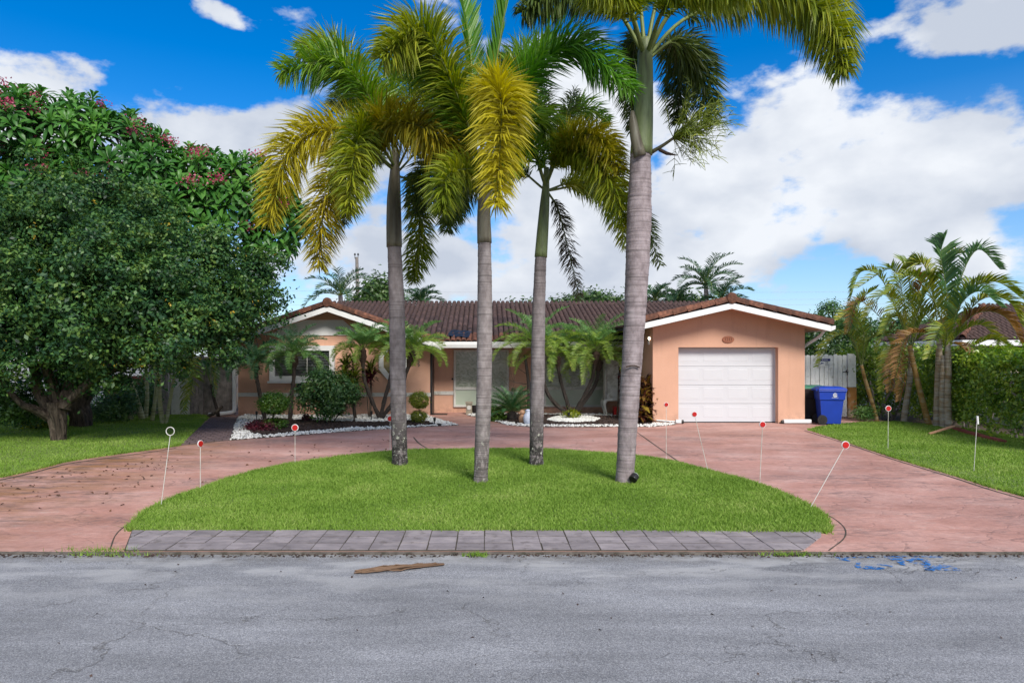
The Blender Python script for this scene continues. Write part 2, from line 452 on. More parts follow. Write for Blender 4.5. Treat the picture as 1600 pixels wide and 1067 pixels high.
MT = {}
def setup_mats():
    M = MT
    M['road'] = m_road(); M['drive'] = m_drive()
    M['kerb'] = m_plain('kerb_edge', (.13,.115,.10), .92, .35, 7, .5, .2, 0, ((.05,.05,.035), 9, .5, .8))
    M['soil'] = m_plain('soil', (.07,.052,.035), .95, .35, 9, .6)
    M['grassbase'] = m_plain('turf_soil', (.13,.19,.04), .95, .3, 7, .5)
    M['grass'] = m_leaf('grass_blade', [(.125,.22,.034), (.18,.30,.044), (.235,.36,.062), (.36,.44,.13)], .6, .35, .8, .2)
    M['paver'] = m_plain('paver_slate', (.225,.20,.215), .75, .22, 3.2, .3, .4, 0, ((.10,.085,.085), 5, .56, .6))
    t = NT('paver_slate'); p = t.obj()
    n = t.noise(t.map(p, (1, 2, 1)), 3.5, 8, .65)
    c = t.mix(1.0, t.ramp(n, [(.3, (.165,.145,.155)), (.55, (.25,.22,.23)), (.75, (.325,.285,.285))]), t.ramp(t.orand(), [(0., .82), (1., 1.15)]), 'MULTIPLY')
    c = t.mix(t.math('MULTIPLY', t.ramp(t.noise(p, 6, 8, .7), [(.55, 0.), (.66, 1.)]), .6), c, (.09,.075,.07))
    t.base(c); t.bump(t.noise(p, 30, 6, .7), .4, .008); M['paver'] = t.done(.78, .3)
    M['brick'] = m_plain('walk_brick', (.125,.085,.085), .85, .3, 5, .4)
    M['joint'] = m_plain('joint_dirt', (.06,.05,.038), .95, .3, 12)
    M['pebble'] = m_leaf('white_pebble', [(.52,.51,.48), (.72,.71,.68), (.80,.79,.77)], .7, .0)
    M['mulch'] = m_leaf('mulch_chip', [(.018,.011,.009), (.045,.026,.02), (.085,.05,.038)], .85, .0)
    t = NT('peach_stucco'); p = t.obj()
    c = t.ramp(t.noise(p, .8, 5), [(.3, (.555,.318,.222)), (.7, (.62,.365,.26))])
    sx = t.n('ShaderNodeSeparateXYZ'); t.l(p, sx.inputs[0])
    streak = t.ramp(t.noise(t.map(p, (5, 5, .45)), 1.3, 7, .65), [(.54, 0.), (.72, 1.)])
    c = t.mix(t.math('MULTIPLY', streak, .35), c, (.42,.245,.18))
    ft = t.n('ShaderNodeMapRange'); t.l(sx.outputs[2], ft.inputs[0])
    ft.inputs[1].default_value = .42; ft.inputs[2].default_value = .0; ft.inputs[3].default_value = 0; ft.inputs[4].default_value = 1
    c = t.mix(t.math('MULTIPLY', ft.outputs[0], t.ramp(t.noise(p, 4.5, 8, .7), [(.42, 0.), (.66, .85)])), c, (.27,.165,.125))
    t.base(c); t.bump(t.noise(p, 42, 5, .7), .5, .012); M['stucco'] = t.done(.9, .2)
    M['white'] = m_plain('white_paint', (.70,.70,.70), .5, .04, 3, .08, .4, 0, ((.55,.53,.48), 4, .62, .4))
    M['offwhite'] = m_plain('aged_white', (.58,.57,.53), .6, .1, 4, .15, .3, 0, ((.30,.29,.24), 4, .5, .7))
    M['door_white'] = m_plain('door_enamel', (.56,.57,.60), .42, .02, 2, 0, .45)
    M['fencewhite'] = m_plain('fence_white', (.74,.75,.74), .75, .1, 5, .3, .3, 0, ((.27,.26,.22), 6, .56, .6))
    M['rustpost'] = m_plain('rust_stained', (.50,.42,.30), .8, .2, 4, .3, .3, 0, ((.42,.17,.03), 2.6, .46, .9))
    M['greywood'] = m_plain('grey_wood', (.24,.21,.19), .9, .35, 7, .4)
    M['tile'] = m_tile('roof_tile_dark', True); M['tile_red'] = m_tile('roof_tile_red', False)
    M['felt'] = m_plain('roof_felt', (.035,.026,.025), .95, .2, 5)
    M['glass_dark'] = m_plain('dark_room', (.018,.02,.024), .4, .2, 2)
    M['black'] = m_plain('black_plastic', (.012,.012,.013), .45, .1, 8)
    M['blinds'] = m_plain('blind_slat', (.40,.42,.44), .6, .05, 5)
    M['lower_pane'] = m_plain('shade_pane', (.42,.48,.385), .22, .06, 1.5, 0, .6)
    t = NT('upper_pane'); p = t.obj()
    n = t.noise(t.map(p, (1, 1, 1.6)), 3.2, 7, .68, 2.2)
    t.base(t.ramp(n, [(.36, (.19,.22,.16)), (.52, (.32,.34,.27)), (.66, (.46,.47,.40))])); M['upper_pane'] = t.done(.14, .7)  # mottled reflections put into the base colour of the pane
    t = NT('thin_glass')
    tr = t.n('ShaderNodeBsdfTransparent'); gl = t.n('ShaderNodeBsdfGlossy'); gl.inputs['Roughness'].default_value = .03
    fr = t.n('ShaderNodeFresnel'); fr.inputs['IOR'].default_value = 1.5
    ms = t.n('ShaderNodeMixShader'); t.l(fr.outputs[0], ms.inputs[0]); t.l(tr.outputs[0], ms.inputs[1]); t.l(gl.outputs[0], ms.inputs[2]); t.l(ms.outputs[0], t.out.inputs[0])
    M['glass'] = t.m
    t = NT('amber_glass'); p = t.obj()
    t.base(t.ramp(t.noise(p, 5, 4), [(.35, (.06,.05,.012)), (.65, (.22,.17,.04))])); M['amber'] = t.done(.12, .7)
    M['terracotta'] = m_plain('terracotta_plaque', (.34,.13,.075), .75, .15, 12, .3)
    M['plaque_ink'] = m_plain('plaque_number', (.07,.02,.012), .8, .1, 9)
    M['bin_blue'] = m_plain('bin_blue', (.012,.045,.36), .38, .1, 3, .1, .5)
    M['bin_dark'] = m_plain('bin_dark', (.022,.016,.016), .5, .2, 3)
    M['bin_green'] = m_plain('bin_green_lid', (.05,.18,.11), .45, .12, 3)
    M['rubber'] = m_plain('tyre_rubber', (.02,.02,.021), .75, .2, 9)
    M['red'] = m_plain('reflector_red', (.42,.012,.010), .35, .08, 5)
    M['signwhite'] = m_plain('sign_white', (.70,.70,.68), .5, .05, 5)
    M['navy'] = m_plain('sign_navy', (.02,.03,.16), .5, .1, 5)
    M['trunk'] = m_trunk('palm_trunk', (1,1,1), .6); M['trunk_dark'] = m_trunk('palm_trunk_dark', (.82,.82,.85), 1.0)
    M['trunk_pale'] = m_trunk('palm_trunk_pale', (1.12,1.08,1.14), .2)
    def shaft(name, a, b, c):
        t = NT(name); p = t.obj(); n = t.noise(t.map(p, (6, 6, .8)), 2.2, 6, .6)
        t.base(t.ramp(n, [(.3, a), (.52, b), (.75, c)])); return t.done(.5, .4)
    M['shaft_grey'] = shaft('crownshaft_grey', (.075,.06,.042), (.145,.13,.09), (.20,.19,.14))
    M['shaft_green'] = shaft('crownshaft_green', (.09,.10,.05), (.17,.21,.085), (.24,.28,.13))
    M['petiole'] = shaft('petiole', (.09,.12,.03), (.15,.19,.05), (.20,.22,.08))
    M['petiole_dk'] = shaft('petiole_dark', (.035,.035,.015), (.06,.055,.02), (.09,.08,.03))
    M['fox_green'] = m_leaf('foxtail_green', [(.05,.12,.014), (.10,.22,.02), (.18,.31,.028), (.28,.37,.04)], .4, .35)
    M['fox_spear'] = m_leaf('foxtail_spear', [(.05,.16,.016), (.10,.26,.024), (.17,.33,.04)], .4, .4)
    M['fox_olive'] = m_leaf('foxtail_olive', [(.08,.13,.012), (.16,.22,.016), (.27,.31,.022), (.37,.37,.035)], .42, .35)
    M['fox_yellow'] = m_leaf('foxtail_yellow', [(.20,.18,.012), (.36,.32,.016), (.48,.42,.022), (.52,.46,.035)], .45, .35)
    M['fox_amber'] = m_leaf('foxtail_amber', [(.14,.14,.012), (.26,.24,.015), (.40,.31,.018), (.38,.36,.03)], .45, .35)
    M['fox_dark'] = m_leaf('foxtail_dark', [(.035,.06,.012), (.07,.115,.02), (.14,.18,.03)], .45, .25)
    M['fox_brown'] = m_leaf('foxtail_dry', [(.045,.032,.020), (.08,.062,.03), (.075,.085,.03)], .6, .2)
    M['date'] = m_leaf('date_leaf', [(.06,.16,.04), (.11,.25,.065), (.18,.33,.085), (.27,.40,.11)], .38, .3, 2)
    M['date_dark'] = m_leaf('date_leaf_dark', [(.045,.13,.055), (.085,.20,.085), (.15,.27,.12)], .38, .25, 2)
    M['date_lime'] = m_leaf('date_leaf_lime', [(.12,.23,.04), (.21,.34,.055), (.32,.43,.08), (.42,.48,.10)], .4, .45, 2)
    M['date_bark'] = m_plain('date_bark', (.045,.035,.030), .95, .45, 18, .8)
    M['date_boot'] = m_plain('date_boot', (.055,.034,.024), .95, .5, 26, .9)
    M['areca'] = m_leaf('areca_leaf', [(.08,.14,.02), (.16,.23,.028), (.28,.31,.035), (.40,.33,.045)], .42, .3, 1.5)
    M['areca_green'] = m_leaf('areca_leaf_green', [(.045,.12,.045), (.09,.19,.065), (.16,.26,.08)], .35, .35, 1.5)
    M['areca_orange'] = m_leaf('areca_leaf_dry', [(.12,.06,.02), (.24,.12,.03), (.32,.17,.05)], .55, .3, 1.5)
    def stem(name, a, b, c):
        t = NT(name); p = t.obj()
        n = t.noise(t.map(p, (1, 1, 3)), 3.5, 6, .6); r = t.ramp(t.noise(t.map(p, (.3,.3,18)), 1.5, 3), [(.38, 1.), (.45, 0.)])
        t.base(t.mix(t.math('MULTIPLY', r, .5), t.ramp(n, [(.3, a), (.5, b), (.7, c)]), (.09,.065,.04))); return t.done(.75, .3)
    M['areca_stem'] = stem('areca_stem', (.26,.16,.07), (.36,.31,.24), (.46,.44,.40))
    M['areca_stem_gold'] = stem('areca_stem_gold', (.24,.12,.03), (.36,.22,.07), (.40,.33,.22))
    M['areca_stem_pale'] = stem('areca_stem_green', (.26,.30,.13), (.38,.38,.2), (.45,.45,.33))  # pale green stem colour of the left clump
    M['canopy'] = m_leaf('canopy_leaf', [(.009,.034,.016), (.019,.064,.025), (.042,.115,.032), (.095,.19,.042), (.18,.27,.05)], .45, .22, 1.6, .3)
    M['yellowleaf'] = m_leaf('turned_leaf', [(.42,.28,.02), (.50,.36,.04)], .5, .3)
    M['frangi'] = m_leaf('frangipani_leaf', [(.022,.085,.018), (.045,.15,.026), (.08,.22,.035), (.12,.27,.045)], .4, .3, .8, .3)
    M['flower'] = m_leaf('frangipani_flower', [(.32,.02,.07), (.46,.05,.13), (.60,.20,.27)], .5, .3)
    t = NT('tree_bark'); p = t.obj()
    bn = t.noise(t.map(p, (1, 1, .22), rot=(.1, .1, 0)), 15, 8, .65, .6)
    t.base(t.ramp(bn, [(.34, (.014,.011,.009)), (.5, (.075,.058,.044)), (.7, (.16,.13,.10))])); t.bump(bn, .9, .04)
    M['bark'] = t.done(.95, .2)
    M['hedge'] = m_leaf('hedge_leaf', [(.05,.12,.016), (.11,.22,.024), (.23,.34,.034), (.38,.46,.05)], .35, .3, 1.3)
    M['hedge_dark'] = m_leaf('hedge_leaf_dark', [(.025,.075,.018), (.05,.12,.026), (.09,.17,.032)], .4, .25, 1.3)
    M['lime'] = m_leaf('topiary_leaf', [(.06,.11,.012), (.15,.20,.018), (.28,.31,.022), (.36,.38,.04)], .4, .3, 6)
    M['topi'] = m_leaf('topiary_green', [(.03,.085,.010), (.065,.15,.014), (.13,.23,.02)], .4, .3, 5)
    M['shrub'] = m_leaf('shrub_leaf', [(.03,.09,.03), (.055,.14,.04), (.10,.20,.05), (.17,.26,.055)], .35, .25, 3)
    M['ti_green'] = m_leaf('cordyline_green', [(.04,.08,.012), (.10,.15,.018), (.22,.25,.03), (.32,.32,.06)], .35, .3, 3)
    M['ti_red'] = m_leaf('cordyline_red', [(.035,.010,.016), (.10,.016,.028), (.19,.03,.045)], .35, .25, 3)
    M['croton'] = m_leaf('croton_leaf', [(.025,.012,.012), (.06,.018,.016), (.12,.035,.018), (.16,.10,.02), (.36,.27,.03)], .35, .2, 3)
    M['sago'] = m_leaf('sago_leaf', [(.022,.08,.03), (.045,.13,.04), (.085,.19,.055)], .3, .15, 3)
    M['far_leaf'] = m_leaf('far_leaf', [(.03,.075,.02), (.06,.125,.028), (.11,.18,.04)], .45, .3, 1)
    M['far_palm'] = m_leaf('far_palm_leaf', [(.025,.075,.035), (.05,.12,.05), (.09,.16,.06)], .4, .3, 1)
    M['pole'] = m_plain('pole_wood', (.20,.18,.165), .9, .2, 8, .4)
    M['wire'] = m_plain('wire_grey', (.42,.45,.5), .6, .05, 2)
    M['tan'] = m_plain('tan_ceramic', (.46,.26,.15), .5, .12, 8)
    M['stone'] = m_plain('cast_stone', (.30,.26,.20), .9, .25, 14, .5)
    M['paleblue'] = m_plain('pale_plastic', (.62,.68,.80), .4, .1, 14, .6)
    M['dry'] = m_leaf('dry_frond', [(.07,.04,.022), (.14,.08,.045), (.22,.14,.085)], .8, .1)
    M['litter'] = m_leaf('fallen_leaf', [(.03,.018,.012), (.09,.04,.02), (.16,.07,.03)], .8, .1)
    M['neighbour_wall'] = m_plain('pale_wall', (.66,.66,.66), .8, .06, 2)
    M['red_wood'] = m_plain('red_wood', (.23,.06,.045), .8, .25, 5, .3)
    t = NT('spray_paint'); p = t.obj()
    n = t.ramp(t.noise(p, 26, 5, .7), [(.42, 0.), (.58, .9)])
    t.base((.02, .15, .44)); t.done(.8, .3)
    tr = t.n('ShaderNodeBsdfTransparent'); ms = t.n('ShaderNodeMixShader')
    t.l(n, ms.inputs[0]); t.l(tr.outputs[0], ms.inputs[1]); t.l(t.b.outputs[0], ms.inputs[2]); t.l(ms.outputs[0], t.out.inputs[0])
    M['spray'] = t.m
    t = NT('lamp_glow'); t.base((.9, .8, .6)); t.b.inputs['Emission Color'].default_value = (1, .86, .62, 1); t.b.inputs['Emission Strength'].default_value = 5; M['glow'] = t.done(.4)
setup_mats()

# ------------------------------------------------------------------ vegetation generators
def unit(a):
    return a / np.maximum(np.linalg.norm(a, axis=-1, keepdims=True), 1e-9)

def leaves(c, nrm, L, W, axis=None, fold=.18):
    """diamond leaves: c centres (N,3), nrm normals, L/W lengths and widths (N,) -> verts, quads"""
    N_ = len(c)
    if axis is None: axis = rng.normal(size=(N_, 3))
    nrm = unit(nrm)
    ax = unit(axis - nrm * np.sum(axis * nrm, 1, keepdims=True))
    sd = np.cross(nrm, ax)
    L = np.broadcast_to(L, (N_,))[:, None]; W = np.broadcast_to(W, (N_,))[:, None]
    v = np.empty((N_, 4, 3))
    v[:, 0] = c - ax * L * .5
    v[:, 1] = c + sd * W * .5 + nrm * W * fold + ax * L * .05
    v[:, 2] = c + ax * L * .5 - nrm * L * .08
    v[:, 3] = c - sd * W * .5 + nrm * W * fold + ax * L * .05
    f = np.arange(N_ * 4).reshape(N_, 4)
    return v.reshape(-1, 3), f

def cloud(lobes, clumps, per, size, spread=.22, shell=(.72, 1.02), flat=.25, up=.5, cut=None, aspect=.55):
    """leaf clumps on the lobes (centre, radii): returns verts, quads"""
    area = np.array([max(1e-4, (r[0]*r[1]*r[2])**(2/3)) for _, r in lobes]); prob = area / area.sum()
    which = rng.choice(len(lobes), size=clumps, p=prob)
    C = np.array([l[0] for l in lobes], dtype=float); Rr = np.array([l[1] for l in lobes], dtype=float)
    d = unit(rng.normal(size=(clumps, 3)))
    rad = rng.uniform(shell[0], shell[1], size=(clumps, 1))
    cc = C[which] + d * Rr[which] * rad
    if cut is not None:
        k = cut(cc); cc, d = cc[k], d[k]
    n = len(cc)
    cs = rng.uniform(.6, 1.35, size=(n, 1, 1)) * spread
    off = rng.normal(size=(n, per, 3)) * cs
    off[..., 2] *= (1 - flat)
    lc = (cc[:, None, :] + off).reshape(-1, 3)
    nr = (d[:, None, :] * .6 + unit(off) * .5 + np.array([0, 0, up]) + rng.normal(size=(n, per, 3)) * .45).reshape(-1, 3)
    s = rng.uniform(.7, 1.3, size=len(lc)) * size
    return leaves(lc, nr, s, s * aspect)

def curve_pts(ctrl, n):
    """Catmull-Rom through the control points"""
    c = [np.array(p, dtype=float) for p in ctrl]
    c = [2*c[0] - c[1]] + c + [2*c[-1] - c[-2]]
    out = []
    segs = len(c) - 3
    for t in np.linspace(0, segs - 1e-6, n):
        i = int(t); u = t - i
        p0, p1, p2, p3 = c[i:i+4]
        out.append(.5*((2*p1) + (-p0+p2)*u + (2*p0-5*p1+4*p2-p3)*u*u + (-p0+3*p1-3*p2+p3)*u**3))
    return np.array(out)

def frond_arrays(pts, n, Lmax, W, style, start=.15, lean=.65, droop=.25, rach=.02, prof=None, jit=.12):
    """rachis and leaflets of one pinnate leaf; style plume = all round, flat = two ranks, vee = two raised ranks"""
    pts = np.asarray(pts); m = len(pts)
    tt = np.linspace(0, 1, m)
    t = np.sort(start + (1 - start) * rng.uniform(0, 1, n)) if style == 'plume' else start + (1-start) * (np.arange(n)//2*2+1) / n
    base = np.stack([np.interp(t, tt, pts[:, k]) for k in range(3)], 1)
    tan = np.gradient(pts, axis=0); tan = unit(np.stack([np.interp(t, tt, tan[:, k]) for k in range(3)], 1))
    ref = np.array([0, 0, 1.0]) + 0 * tan
    side = np.cross(tan, ref); bad = np.linalg.norm(side, axis=1) < .12
    side[bad] = np.array([1.0, 0, 0]); side = unit(side)
    upv = np.cross(side, tan)
    if style == 'plume': ang = rng.uniform(0, 2*np.pi, n)
    else:
        sgn = np.where(np.arange(n) % 2 == 0, 1, -1)
        lift = {'flat': .12, 'vee': .6}[style]
        ang = np.where(sgn > 0, lift, np.pi - lift) + rng.normal(size=n) * jit
    rad = side * np.cos(ang)[:, None] + upv * np.sin(ang)[:, None]
    ln = lean + rng.normal(size=n) * .1
    d = unit(rad + tan * ln[:, None] + rng.normal(size=(n, 3)) * jit * .6)
    if prof is None: pr = np.clip(np.minimum((t - start) / .18 + .35, 1) * np.minimum((1 - t) / .4 + .42, 1), .2, 1)
    else: pr = prof(t)
    L = Lmax * pr * rng.uniform(.8, 1.12, n)
    mid = base + d * (L * .55)[:, None]
    d2 = unit(d + np.array([0, 0, -1.0]) * droop * 2)
    tip = mid + d2 * (L * .45)[:, None]
    nn = unit(np.cross(d, rng.normal(size=(n, 3)) * .35 + (tan if style != 'plume' else rng.normal(size=(n, 3)))))
    wv = np.cross(d, np.cross(nn, d)) if False else unit(np.cross(d, nn))
    if style != 'plume': wv = unit(tan - d * np.sum(tan * d, 1, keepdims=True) + rng.normal(size=(n, 3)) * .25)
    w = W * rng.uniform(.75, 1.2, n)[:, None]
    v = np.empty((n, 5, 3))
    v[:, 0] = base - wv * w * .25; v[:, 1] = base + wv * w * .25
    v[:, 2] = mid - wv * w * .5; v[:, 3] = mid + wv * w * .5
    v[:, 4] = tip
    idx = np.arange(n)[:, None] * 5
    f = np.concatenate([idx + np.array([[0, 1, 3]]), idx + np.array([[0, 3, 2]]), idx + np.array([[2, 3, 4]])])
    return v.reshape(-1, 3), f

def frond(parent, pts, n, Lmax, W, style, mat, pet, rach=.02, name='frond', **kw):
    v, f = frond_arrays(pts, n, Lmax, W, style, **kw)
    mb = MB(); k = len(pts)
    mb.tube([Vector(p) for p in pts], [max(.003, rach * (1 - .85 * i / (k-1))) for i in range(k)], 5, False)
    tv = np.array(mb.v); tq = np.array(mb.f)
    tf = np.concatenate([tq[:, [0, 1, 2]], tq[:, [0, 2, 3]]])
    me = np_mesh(name, np.concatenate([v, tv]), np.concatenate([f, tf + len(v)]), mat)
    me.materials.append(pet)
    mi = np.zeros(len(f) + len(tf), dtype=np.int32); mi[len(f):] = 1
    me.polygons.foreach_set('material_index', mi)
    return link(name, me, None, parent)

def arc(o, az, el0, length, droop, n=9, side=0.0):
    """points of an arching leaf that starts at o with heading az and elevation el0 and bows down"""
    p = np.array(o, dtype=float); out = [p.copy()]
    st = length / (n - 1)
    for i in range(n - 1):
        u = i / (n - 1)
        e = el0 - droop * u ** 1.25
        a = az + side * u
        p = p + st * np.array([math.cos(a)*math.cos(e), math.sin(a)*math.cos(e), math.sin(e)])
        out.append(p.copy())
    return np.array(out)

def tagged_mesh(name, v, f, mat, parent=None, smooth=False, **kw):
    return tag(link(name, np_mesh(name, v, f, mat, smooth), None, parent), **kw)

def inpoly(pts, poly):
    x, y = pts[:, 0], pts[:, 1]; ins = np.zeros(len(pts), bool)
    n = len(poly); j = n - 1
    for i in range(n):
        xi, yi = poly[i][0], poly[i][1]; xj, yj = poly[j][0], poly[j][1]
        c = ((yi > y) != (yj > y)) & (x < (xj - xi) * (y - yi) / (yj - yi + 1e-12) + xi)
        ins ^= c; j = i
    return ins
def scatter(poly, n):
    a = np.array([(p[0], p[1]) for p in poly]); lo, hi = a.min(0), a.max(0)
    p = rng.uniform(lo, hi, size=(int(n * 2.2), 2)); p = p[inpoly(p, a)]
    return p[:n]

# ------------------------------------------------------------------ ground, road, drive
def poly_px(pts, z=0.0): return [tuple(G(x, y, z)[:2]) for x, y in pts]
def structure(name, poly, z, mat):
    o = MB().sheet(poly, z).build(name, MT[mat]); return tag(o, kind='structure')

EDGE = G(757, 861).y            # street edge of the aprons
structure('ground', [(-400, -60), (400, -60), (400, 700), (-400, 700)], -.06, 'soil')
# street with a little crown left out: one sheet
o = MB().box(-90, 90, -9, EDGE - .012, -.058, -.022).build('road', MT['road']); tag(o, kind='structure')
DRIVE = [(-13.4, EDGE), (13.5, EDGE), (13.5, 9.5), (12.6, 13.2), (12.2, 24.6), (-9.4, 24.6), (-9.4, 15.5), (-13.4, 12.2)]
o = MB().prism(DRIVE, -.05, 0.0, 'z').build('driveway', MT['drive']); tag(o, kind='structure')

ISLAND_TOP = [(205,824),(225,802),(250,789),(280,776),(312,766),(355,749),(405,735),(460,724),(530,714),(580,709),(646,704),(741,702),(855,703),
              (962,709),(1019,716),(1064,725),(1111,737),(1164,751),(1211,767),(1258,788),(1287,806),(1294,825)]
island = poly_px([(206,829)] + ISLAND_TOP + [(1288,833),(757,830)])
left_lawn = poly_px([(0,746),(50,735),(100,722),(150,714),(225,704),(275,697),(284,694),(327,651)]) + [(-9.8, 23.0), (-16.5, 22.5), (-17.5, 14), (-9.0-2.0, 11.2)]
right_lawn = poly_px([(1261,671),(1319,689.5),(1387,712),(1439,727.6),(1492,743),(1544,760),(1600,775),(1640,786)]) + [(13.2, 10.5), (13.2, 18.6), (12.4, 20.6), (11.3, 20.5), (10.3, 19.9)]
for nm, po in (('island_lawn', island), ('side_lawn', left_lawn), ('far_lawn', right_lawn)):
    o = MB().prism(po, -.04, .012, 'z').build(nm, MT['grassbase']); tag(o, kind='structure')

def grass(name, poly, n, h, zone=None):
    p = scatter(poly, n)
    if zone is not None: p = p[zone(p)]
    N_ = len(p)
    a = rng.uniform(0, 2*np.pi, N_); lean = rng.normal(size=(N_, 2)) * .45
    hh = h * rng.uniform(.5, 1.25, N_) * (1 + .3*np.sin(p[:, 0]*2.1 + 1.3*np.sin(p[:, 1]*1.7)))
    w = rng.uniform(.0026, .0052, N_) * (1 + p[:, 1] / 18)
    d = np.stack([np.cos(a), np.sin(a)], 1)
    v = np.empty((N_, 5, 3))
    v[:, 0, :2] = p - d*w[:, None]; v[:, 1, :2] = p + d*w[:, None]
    m = p + lean*(hh*.35)[:, None]
    v[:, 2, :2] = m - d*w[:, None]*.8; v[:, 3, :2] = m + d*w[:, None]*.8
    v[:, 4, :2] = p + lean*hh[:, None]*1.1
    v[:, 0, 2] = v[:, 1, 2] = .008
    v[:, 2, 2] = v[:, 3, 2] = .012 + hh*.55; v[:, 4, 2] = .012 + hh
    i = np.arange(N_)[:, None]*5
    f = np.concatenate([i+np.array([[0,1,3]]), i+np.array([[0,3,2]]), i+np.array([[2,3,4]])])
    return tagged_mesh(name, v.reshape(-1, 3), f, MT['grass'], kind='stuff', label='short bright green turf blades')
grass('island_grass', island, 210000, .038)
grass('side_grass', left_lawn, 80000, .038)
grass('far_grass', right_lawn, 66000, .038)
# longer untidy blades along the edges
def edge_grass(name, line, n, h):
    ln = np.array(line); k = len(ln)
    t = rng.uniform(0, k-1.001, n); i = t.astype(int); u = (t-i)[:, None]
    p = ln[i]*(1-u) + ln[i+1]*u + rng.normal(size=(n, 2))*.025
    a = rng.uniform(0, 2*np.pi, n); d = np.stack([np.cos(a), np.sin(a)], 1); hh = h*rng.uniform(.4, 1.2, n)
    lean = rng.normal(size=(n, 2))*.6
    v = np.empty((n, 3, 3)); v[:, 0, :2] = p-d*.007; v[:, 1, :2] = p+d*.007; v[:, 2, :2] = p+lean*hh[:, None]
    v[:, 0, 2] = v[:, 1, 2] = 0; v[:, 2, 2] = hh
    return tagged_mesh(name, v.reshape(-1, 3), np.arange(n*3).reshape(n, 3), MT['grass'], kind='stuff', label='ragged blades along the lawn edge')
edge_grass('edge_grass', [tuple(p) for p in island] + [tuple(island[0])], 9000, .06)
edge_grass('side_edge_grass', left_lawn[:9], 3500, .06)
edge_grass('far_edge_grass', right_lawn[:9], 3000, .06)

# paver apron: three courses of slabs clipped by the two flares of the drive
apron_l = [G(207,830), G(197,860)]; apron_r = [G(1290,834), G(1253,862)]
yb, yf = G(757,829.8).y, EDGE
rows = np.linspace(yf + .004, yb, 4)
apron = empty('paver_apron', (0, (yb+yf)/2, 0), 'strip of grey purple slate pavers between street and island lawn', 'paving')
MB().prism([(G(197,860).x-.01, yf+.002), (G(1253,862).x, yf+.002), (G(1290,834).x, yb+.0), (G(207,830).x-.01, yb+.0)], -.03, .0105, 'z').build('paver_bed', MT['joint'], apron)
xl = lambda y: np.interp(y, [G(197,860).y, G(207,830).y], [G(197,860).x, G(207,830).x])
xr = lambda y: np.interp(y, [G(1253,862).y, G(1290,834).y], [G(1253,862).x, G(1290,834).x])
pw = .302
def clip_x(poly, fx, sg):
    out = []
    for i in range(len(poly)):
        a, b = poly[i-1], poly[i]; da, db = sg*(a[0]-fx(a[1])), sg*(b[0]-fx(b[1]))
        if (da >= 0) != (db >= 0):
            t = da/(da-db); out.append((a[0]+(b[0]-a[0])*t, a[1]+(b[1]-a[1])*t))
        if db >= 0: out.append(b)
    return out
o = MB().box(-13.4, 13.5, EDGE-.045, EDGE-.0005, -.06, -.003).build('edge_strip', MT['kerb']); tag(o, kind='structure')
for r in range(3):
    y0, y1 = rows[r]+.011, rows[r+1]-.011
    for k in range(-16, 16):
        x0, x1 = k*pw + .006 + .01*random.uniform(-.5,.5), (k+1)*pw - .006
        poly = clip_x(clip_x([(x0,y0),(x1,y0),(x1,y1),(x0,y1)], xl, 1), xr, -1)
        if len(poly) < 3 or max(q[0] for q in poly) - min(q[0] for q in poly) < .03: continue
        z = .0155 + random.uniform(-.0025, .0025)
        m = MB().prism(poly, 0.0, z, 'z')
        ti = random.uniform(-.006,.006)
        m.v = [(x,y,zz + (ti*(x-k*pw) if zz > .005 else 0)) for x,y,zz in m.v]
        m.build('paver', MT['paver'], apron)

# saw cuts and border joints of the stamped drive: thin grooves filled with dirt
def groove(name, pts, w=.014, z=.004, mat='joint'):
    pts = [Vector((p[0], p[1], 0)) for p in pts]; mb = MB(); vs = []
    for i, p in enumerate(pts):
        t = (pts[min(i+1, len(pts)-1)] - pts[max(i-1, 0)]).normalized(); s = Vector((-t.y, t.x, 0))*w*random.uniform(.35,.65)
        vs += [(p.x-s.x, p.y-s.y, z), (p.x+s.x, p.y+s.y, z)]
    mb.add(vs, [(2*i, 2*i+1, 2*i+3, 2*i+2) for i in range(len(pts)-1)])
    return tag(mb.build(name, MT[mat]), kind='structure')
def smooth_px(pts, n=24):
    return curve_pts([(p.x, p.y, 0) for p in (G(x, y) for x, y in pts)], n)
groove('driveway_joint', smooth_px([(992,673),(1030,700),(1064,724)], 8), .03)
groove('driveway_joint', smooth_px([(1258,789),(1290,803),(1310,815),(1321,828),(1318,842),(1295,860)], 24), .014)
groove('driveway_joint', smooth_px([(245,799),(205,816),(182,834),(172,858)], 16), .013)
groove('driveway_joint', smooth_px([(646,683),(655,693),(672,703)], 6), .03)
groove('driveway_joint', smooth_px([(1257,673),(1319,692),(1387,715),(1439,731),(1492,747),(1544,764),(1600,780)], 30), .04)
groove('driveway_joint', smooth_px([(0,750),(50,739),(100,726),(150,718),(225,708),(275,700)], 20), .05)
groove('driveway_joint', [(-1.2, 20.05), (1.5, 19.95), (5.0, 19.6)], .03)

